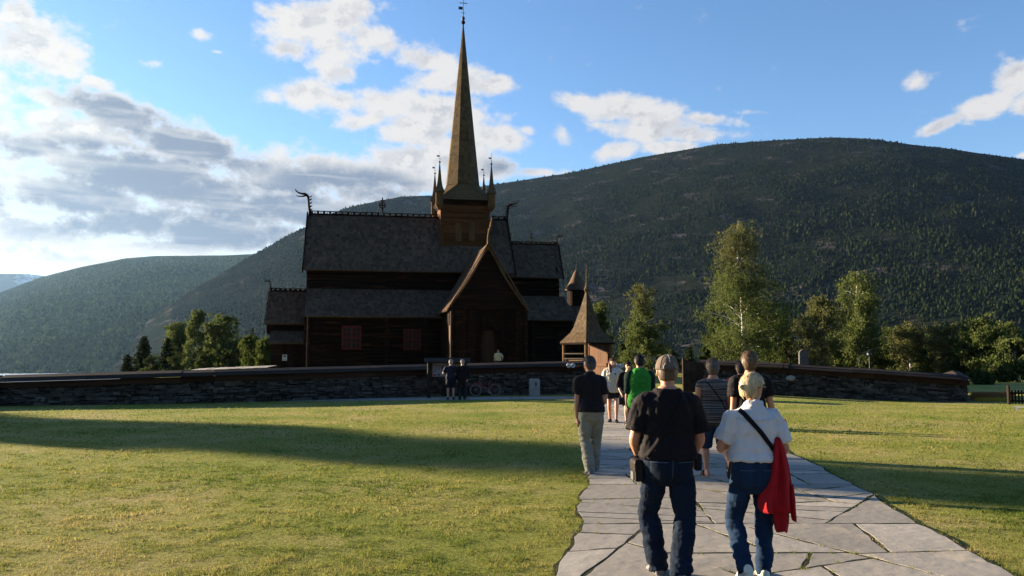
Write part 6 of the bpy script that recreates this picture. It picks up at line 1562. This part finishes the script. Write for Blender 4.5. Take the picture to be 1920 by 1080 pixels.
# short hair, then the cap
M_HCAP = hairm('short_brown_hair', (.075,.045,.030), (.045,.028,.018)); hair_obj(S, M_HCAP, .07, nape=-.66, front=.05, seed=2, wild=.004, strands=0)
hp = S['hp']; u = S['u']; mb = MB(); rs = []
for i in range(10):
    a = i/9*pi/2*.97; ring = []
    for k in range(28):
        th = 2*pi*k/28; ring.append(S['head']+S['hm']@(Vector((math.cos(th)*.094*math.cos(a)**.8, -.004+math.sin(th)*.112*math.cos(a)**.8, .012+.118*math.sin(a)))*u))
    rs.append(ring)
mb.loft(rs); cap_ = mb.build('cap', M_CAPF, S['root'], smooth=True)
mb = MB(); mb.ellip(hp(0,0,.131), (.012*u,.012*u,.007*u), 8, 5); mb.build('button', M_CAPF, cap_)
mb = MB(); ring = []
for j, (gr, zz) in enumerate(((0,0),(1,0),(1,.008),(0,.008))):
    ring.append([hp(math.cos(t)*(.088+.004*gr), .06+math.sin(t)*(.045+.085*gr), .020+zz-.02*gr*math.sin(t)) for t in np.linspace(.05,pi-.05,14)])
mb.loft(ring+[ring[0]], cap=False, closed=False); mb.build('peak', M_CAPF, cap_)
# the half-moon opening with its strap at the back, seams between the panels
mb = MB(); arcp = [hp(math.sin(t)*.052, -.110-.006*math.cos(t)+.024*max(0,math.cos(t)), .020+.052*math.cos(t)) for t in np.linspace(-pi/2,pi/2,13)]
mb.tube(arcp, .006*u, 6); mb.build('opening_hem', M_STITCH, cap_)
mb = MB(); g = [[hp(math.sin(t)*.046*q, -.1165+.028*(math.cos(t)*q), .022+.046*q*math.cos(t)) for t in np.linspace(-pi/2,pi/2,13)] for q in (1,.6,.05)]; mb.loft(g, cap=False, closed=False); mb.build('opening', M_HBROWN, cap_)
mb = MB(); mb.tube([hp(math.sin(t)*.096, -.003-math.cos(t)*.1165, .016) for t in np.linspace(-1.1,1.1,15)], .009*u, 6, flat=[(.5,1)]*15); mb.build('strap', M_CAPF, cap_)
for tx in (-.9,-.0,.9):
    mb = MB(); mb.tube([hp(math.sin(tx)*.096*math.cos(a)**.8, -.004-math.cos(tx)*.1145*math.cos(a)**.8, .013+.120*math.sin(a)) for a in np.linspace(.50 if tx == 0 else .05,1.45,10)], .0022*u, 5); mb.build('seam', M_STITCH, cap_)
for tx in (-.45,.45):
    mb = MB(); a = .85; mb.ellip(hp(math.sin(tx)*.097*math.cos(a)**.8, -.004-math.cos(tx)*.116*math.cos(a)**.8, .013+.120*math.sin(a)), (.005*u,)*3, 8, 6); mb.build('eyelet', M_STITCH, cap_)
sh, el, wr = S['arm'][1]
mb = MB(); x_, z_ = .245, .915; mb.box(x_-.028,x_+.028,-.015,.085,z_-.075,z_+.055); o = mb.build('phone_pouch', M_BAG, S['root'], bevel=.012)
sh, el, wr = S['arm'][0]; mb = MB(); d = (wr-el).normalized(); q = wr-d*.035; a1 = d.orthogonal().normalized(); a2 = d.cross(a1)
mb.tube([q-d*.012,q+d*.012],.034,12); mb.build('wrist_watch', M_BAG, S['root'], bevel=.004)
rp = S['root'].location; bg_ = empty('shoulder_bag', rp+Vector((-.235,.05,.85)), R(4), 'black shoulder bag hanging at the left hip of the man in the cap', 'bag')
mb = MB(); mb.loft([[(x*w,y*d_,z) for x,y in ((-1,-1),(1,-1),(1,1),(-1,1))] for w,d_,z in ((.026,.075,-.095),(.034,.09,-.078),(.036,.092,.04),(.030,.088,.07))]); mb.build('bag_body', M_BAG, bg_, bevel=.018)
mb = MB(); mb.loft([[(x*w-.004,y*d_,z) for x,y in ((-1,-1),(1,-1),(1,1),(-1,1))] for w,d_,z in ((.036,.095,-.02),(.039,.097,.05),(.030,.09,.08))]); mb.build('flap', pm('brown_black_flap',(.020,.015,.013),rough=.6,bump=.2,scale=8), bg_, bevel=.015)
mb = MB(); mb.box(-.044,-.036,-.05,.05,-.085,-.02); mb.build('mesh_pocket', pm('grey_mesh',(.12,.115,.11),rough=.8,bump=.3,scale=40), bg_, bevel=.004)
bv = bvh_of(sh1.data)
child(hug_ribbon(bv, [(-.19,.97),(-.10,1.08),(.02,1.25),(.10,1.40),(.12,1.45)], .032, 0, .001, .004), 'bag_strap', M_BLACKT, S)
# ---- woman in the white shirt
wf = gnd(1416,1089)
S = person('short-haired blond woman in a white short-sleeved shirt, blue jeans and sunglasses, looking right', wf, 0, 1.605, M_SKIN, vox=.007,
    feet=((-.105,-.10,.05,-.45),(.075,.02,0,0)), hands=((-.105,.24,1.035),(.165,.22,1.00)), elbow=((-.62,-.8,-.2),(.5,-.95,-.1)), hyaw=-.98, hpitch=-.10, gy=1.06, shw=.158, hipw=.088, pelvis=(.01,0), chest=(.022,.02), kneeout=.3, armr=1.0, legr=1.0,
    shape=[(.78,1.02),(.92,1.06),(1.0,1.05),(1.1,1.04),(1.2,1.06),(1.3,1.06),(1.40,1.06),(1.51,1.05)])
P2 = S
sh2 = shirt(S, M_WHITE, .935, name='shirt', sleeve=.74, grow=.016, sgrow=.019, loose=.012, amp=.012, seed=11, vox=.0075, collar=True, flare=.020, neck=1.47)
pj2 = pants(S, M_JEAN2, name='jeans', grow=.012, amp=.011, seed=15, vox=.008, cuff=.058, seat=.010); shoes(S, M_SHOEW, sole=M_SHOEW)
bv = bvh_of(pj2.data)
for s in (-1,1):
    f = lambda a, b, s=s: (s*.085+.012+(a-.5)*.115*(1-.12*b), .865-.13*b-(.025*(1-abs(a-.5)*2) if b > .5 else 0)*b)
    child(hug_patch(bv, f, 8, 8, .004), 'back_pocket', M_JEAN2, S); child(hug_ribbon(bv, [(s*.085+.012-.056,.866),(s*.085+.012+.056,.866)], .007, 0, .007, .003, 12), 'pocket_stitch', M_SEAM, S)
for x in (-.15,-.005,.10): child(hug_ribbon(bv, [(x,.945),(x,.895)], .013, 0, .005, .005, 10), 'belt_loop', M_JEAN2, S)
bv = bvh_of(sh2.data)
child(hug_ribbon(bv, [(-.115,1.345),(-.06,1.27),(.04,1.15),(.125,1.04),(.165,.985)], .036, 0, .004, .006), 'bag_strap', M_STRAP, S)
child(hug_ribbon(bv, [(-.15,1.262),(.02,1.246),(.16,1.262)], .004, 0, .002, .003), 'yoke_seam', M_WHITE, S)
hair_obj(S, M_HBLOND, .19, nape=-.70, front=.26, fz=.28, bulge=.13, seed=4, wild=.0022, strands=260, low_front=-.12)
sunglasses(S); eyes(S)
# red jacket over her arm
jk = empty('jacket', wf+Vector((.215,-.07,1.08)), 0, 'red jacket hanging over the right arm of the woman in the white shirt', 'jacket')
zz = lambda y: H-.004172*(y-667)-1.08; xx = lambda px: (px-1416)*.004172-.215
rs = []; outl = [(818,1452,1464,.03),(830,1449,1468,.045),(850,1443,1474,.07),(875,1437,1479,.085),(900,1430,1482,.095),(922,1423,1484,.10),(940,1419,1485,.105),(950,1420,1485.5,.105),(957,1422,1486,.10)]
for i, (yy, a, b, dp) in enumerate(outl):
    x0, x1 = xx(a), xx(b); cxx, hw = (x0+x1)/2, (x1-x0)/2; ring = []
    for k in range(56):
        t = 2*pi*k/56; m_ = 1+.34*math.sin(6*t+.18*i+1)*min(1,i/3)+.14*math.sin(13*t-.3*i); edge = .96+.04*abs(math.cos(t))
        ring.append((cxx+math.cos(t)*hw*edge, math.sin(t)*dp*m_, zz(yy)+.018*math.sin(3*t+i*.8)*(i/8)))
    rs.append(ring)
mb = MB(); mb.loft(rs); jb = mb.build('jacket_body', M_REDJ, jk, smooth=True); ms_ = jb.modifiers.new('s','SUBSURF'); ms_.levels = 1; ms_.render_levels = 1
mb = MB(); rs = []
for i, (x, y, z, r) in enumerate(((.03,.09,-.01,.045),(.075,.14,.055,.05),(.088,.20,.095,.055),(.092,.26,.085,.045),(.088,.30,.05,.02))):
    rs.append([(x+math.cos(2*pi*k/20)*r*.55, y+math.sin(2*pi*k/20)*r*.3, z+math.sin(2*pi*k/20)*r*1.25*(1+.12*math.sin(k*1.7+i))) for k in range(20)])
mb.loft(rs); o = mb.build('hood', M_REDJ, jk, smooth=True)
mb = MB(); rs = []
for i, (yy, a, b) in enumerate(((905,1474,1483),(930,1476,1486),(950,1478,1486),(966,1480,1487),(972,1482,1486))):
    x0, x1 = xx(a), xx(b); rs.append([((x0+x1)/2+math.cos(2*pi*k/16)*(x1-x0)/2, -.03+math.sin(2*pi*k/16)*.05, zz(yy)) for k in range(16)])
mb.loft(rs); mb.build('sleeve', M_REDJ, jk, smooth=True)
mb = MB(); rs = []
for i, (yy, a, b, dp) in enumerate(((890,1452,1470,.05),(930,1447,1476,.075),(960,1448,1478,.08),(976,1450,1477.5,.075),(988,1452,1475,.065),(992,1454,1474,.06))):
    x0, x1 = xx(a), xx(b); rs.append([((x0+x1)/2+math.cos(2*pi*k/40)*(x1-x0)/2, .02+math.sin(2*pi*k/40)*dp*(1+.25*math.sin(8*pi*k/40+i*.4)), zz(yy)+.012*math.sin(6*pi*k/40+1)*(i/5)) for k in range(40)])
mb.loft(rs); mb.build('lining_panel', M_REDJ, jk, smooth=True)
# ---- man at the left edge of the path
S = person('man in a charcoal polo and grey-green trousers walking along the left edge of the path', gnd(1109,889), R(6), 1.745, vox=.009,
    feet=((-.045,-.10,0,-.05),(.07,.16,0,0)), hands=((-.215,.02,.79),(.13,.22,.96)), elbow=((-.4,-1,0),(.45,-1,0)), hyaw=.55, hpitch=-.1, gx=1.0, gy=1.05, shw=.178, chest=(-.01,.03), kneeout=.15, armr=1.08,
    palm=(Vector((1,-.1,0)),None))
shirt(S, M_BLACK2, .925, name='polo_shirt', sleeve=.66, grow=.018, sgrow=.023, loose=.016, amp=.007, seed=21, collar=True, vox=.009); pants(S, M_KHAKI, name='trousers', grow=.022, amp=.013, seed=23, cuff=.066, vox=.009); shoes(S, M_SHOEG)
hair_obj(S, M_HSALT, .10, nape=-.62, front=.12, fz=.40, seed=6, wild=.005)
# ---- woman in the cream sweater, coming towards us
S = person('woman in a cream sweater and dark shorts with long chestnut hair, walking towards us', gnd(1150,793), R(172), 1.69, M_SKINF, vox=.010,
    feet=((-.08,.10,0,0),(.085,-.10,0,0)), hands=((-.21,.10,.83),(.22,.16,.88)), elbow=((-.6,-1,0),(.6,-1,0)), gx=.95, shw=.172, hyaw=.35)
sw = shirt(S, M_CREAM, .80, name='sweater', sleeve=1.92, grow=.040, sgrow=.034, loose=.020, amp=.011, seed=31); pants(S, M_DARKSH, .30, name='shorts', grow=.018, seed=33); shoes(S, M_SHOED)
bv = bvh_of(sw.data); child(hug_patch(bv, lambda a,b: (-.085+.035*a, 1.30-.045*b), 3, 3, .004, frm=1), 'chest_emblem', M_NAVY, S)
hair_obj(S, M_HRED, .12, nape=-.75, front=.10, fz=.45, seed=7, wild=.006); eyes(S)
mb = MB(); hp = S['hp']; mb.tube([hp(.055,-.05,.03),hp(.085,-.01,-.07),hp(.095,.06,-.19),hp(.085,.09,-.30),hp(.07,.085,-.36)],[.035,.040,.042,.034,.012],10,flat=[(1,.8)]*5); mb.tube([hp(-.05,-.06,.03),hp(-.075,-.05,-.08),hp(-.07,-.06,-.20)],[.03,.035,.015],10); child(mb,'long_hair',M_HRED,S)
# ---- person in black with sunglasses, half hidden
S = person('person in black wearing sunglasses, facing us, half hidden behind the green vest', gnd(1179,797), R(185), 1.60, M_SKINF, vox=.010,
    feet=((-.09,-.05,0,0),(.085,.12,0,0)), hands=((-.20,.10,.78),(.225,.14,.82)), elbow=((-.6,-1,0),(.6,-1,0)), gx=1.12, gy=1.15, shw=.185)
shirt(S, M_BLACKT, .74, sleeve=1.35, grow=.026, sgrow=.026, loose=.02, amp=.008, seed=41); pants(S, M_DARKSH, .44, name='shorts', grow=.026, seed=43); sandals(S, M_SOLE); hair_obj(S, M_HDARK, .10, nape=-.62, front=.12, seed=8, wild=.005); sunglasses(S)
h_ = S['arm'][1][2]; q = S['root'].matrix_basis @ (h_) if False else S['root'].location+Matrix.Rotation(R(185),3,'Z')@h_
cb_ = empty('camera_bag', q+Vector((0,-.02,-.20)), R(10), 'small black camera bag held low by the person in black with sunglasses', 'bag')
mb = MB(); mb.loft([[(x*w,y*d_,z) for x,y in ((-1,-1),(1,-1),(1,1),(-1,1))] for w,d_,z in ((.06,.04,-.10),(.075,.05,-.08),(.075,.05,.05),(.06,.04,.075))]); mb.build('bag_body', M_BAG, cb_, bevel=.015)
mb = MB(); mb.tube([(-.06,0,.06),(-.03,0,.14),(.0,0,.155),(.03,0,.14),(.06,0,.06)],.008,6); mb.build('handle', M_STRAP, cb_)
# ---- man in the green vest
S = person('man in a bright green vest with dark green sleeves, walking away', gnd(1201,848), 0, 1.77, vox=.009,
    feet=((-.12,.05,0,0),(.09,-.10,0,0)), hands=((-.245,.03,.80),(.26,.06,.80)), gx=1.08, gy=1.12, shw=.195, hyaw=.12)
shirt(S, M_GREEN, .785, name='vest', sleeve=.0, grow=.034, loose=.016, amp=.009, seed=51, neck=1.49, collar=True)
sl = MB(); u = S['u']
for i, s in enumerate((-1,1)):
    sh, el, wr = S['arm'][i]; sl = MB(); sl.tube(*lerp_path([Vector((s*.12,0,1.385*u)), sh, sh.lerp(el,.5), el, el.lerp(wr,.12)], [.078,.092,.076,.066,.062], 4), 14); m2 = remesh(sl, .009, 3); displace(m2, lambda P: folds(P,(8,8,5),.007,52+i)); obj_of('sleeve', m2, M_DKGREEN, S['root'])
pants(S, M_DARKSH, .50, name='shorts', grow=.030, seed=53); shoes(S, M_SHOED); hair_obj(S, M_HDARK, .10, nape=-.62, front=.10, seed=9, wild=.005)
# ---- woman in the striped top, mid stride
S = person('woman in a grey striped sleeveless top and denim skirt, mid stride in sandals', gnd(1340,895), R(3), 1.70, vox=.009,
    feet=((-.105,.02,0,0),(.135,-.30,.14,-1.15)), hands=((-.26,.12,.80),(.30,.05,.78)), elbow=((-.6,-1,0),(.6,-1,0)), gx=1.08, gy=1.1, shw=.190, armr=1.08, legr=1.1)
st7 = shirt(S, M_STRIPE, .745, name='striped_top', sleeve=.10, grow=.016, sgrow=.006, loose=.022, amp=.006, seed=61, neck=1.455, vox=.009); pants(S, M_JEAN3, .56, name='denim_skirt', grow=.030, seed=63); sandals(S, M_SANDAL)
bv = bvh_of(st7.data); child(hug_ribbon(bv, [(-.135,1.395),(-.04,1.27),(.10,1.08),(.175,.93)], .014, 0, .004, .005), 'bag_strap', M_STRAP, S)
hair_obj(S, M_HGREY, .20, nape=-.80, front=.15, fz=.40, bulge=.10, seed=10, wild=.016)
# ---- tall man at the right
S = person('tall light-brown-haired man in a black t-shirt, just beyond the blond woman', gnd(1411,925), 0, 1.80, vox=.009,
    feet=((-.09,.10,0,0),(.10,-.10,0,0)), hands=((-.235,.03,.80),(.30,.02,.86)), elbow=((-.5,-1,0),(1,-.5,0)), shw=.19, gx=1.02, hyaw=-.05)
shirt(S, M_BLACKT, .93, sleeve=.62, grow=.020, sgrow=.028, loose=.016, amp=.007, seed=71); pants(S, M_DARKSH, name='trousers', grow=.02, seed=73); shoes(S, M_SHOED); hair_obj(S, M_HBROWN, .19, nape=-.80, front=.20, fz=.36, bulge=.06, seed=11, wild=.008)
# ---- person in maroon ahead of the tall man
S = person('person in a maroon jacket just ahead of the tall man, mostly hidden', gnd(1394,875), 0, 1.66, vox=.010,
    feet=((-.09,.10,0,0),(.09,-.10,0,0)), hands=((-.25,.06,.80),(.25,.06,.80)), gx=1.12, gy=1.15, shw=.205)
shirt(S, M_MAROON, .80, name='jacket', sleeve=1.9, grow=.030, sgrow=.030, loose=.016, amp=.008, seed=81); pants(S, M_DARKSH, name='trousers', grow=.02, seed=83); shoes(S, M_SHOED); hair_obj(S, M_HDARK, .12, nape=-.62, front=.15, seed=12)
# ---- two readers at the notice board
G4 = 'visitors at the notice board'
S = person('white-haired visitor in navy shirt and shorts reading the notice board', gnd(845,749.5), R(4), 1.60, M_SKINF, vox=.011, feet=((-.11,0,0,0),(.11,.02,0,0)), hands=((-.12,.22,1.0),(.12,.22,1.0)), elbow=((-1,-.6,0),(1,-.6,0)), shw=.185, gx=1.1, gy=1.1, group=G4)
shirt(S, M_NAVY, .84, sleeve=.7, grow=.026, sgrow=.028, seed=91); pants(S, M_NAVY, .42, name='shorts', grow=.03, seed=93); shoes(S, M_SHOED); hair_obj(S, M_HWHITE, .10, nape=-.62, front=.12, seed=13)
S = person('visitor dressed all in black, standing between the notice board and the bicycle', gnd(867,749.5), R(18), 1.61, M_SKINF, vox=.011, feet=((-.10,0,0,0),(.10,.03,0,0)), hands=((-.22,.08,.78),(.22,.08,.78)), shw=.185, gx=1.08, gy=1.1, group=G4)
shirt(S, M_BLACKT, .82, name='jacket', sleeve=1.85, grow=.028, sgrow=.028, seed=101); pants(S, M_DARKSH, name='trousers', grow=.02, seed=103); shoes(S, M_SHOED); hair_obj(S, M_HWHITE, .05, nape=-.62, front=.05, seed=14)
# ---- someone by the portal
p = at(934,690,58.0); S = person('visitor in a pale yellow shirt standing by the church portal, seen over the wall', None, R(165), 1.66, M_SKIN, loc=Vector((p.x,58.0,.55)), vox=.012, hands=((-.30,.05,.95),(.26,.10,.90)), gx=1.1)
shirt(S, M_YELL, .86, sleeve=.75, grow=.028, sgrow=.032, seed=111); pants(S, M_DARKSH, name='trousers', grow=.02, seed=113); shoes(S, M_SHOED); hair_obj(S, M_HDARK, .12, nape=-.62, front=.12, seed=15); eyes(S)
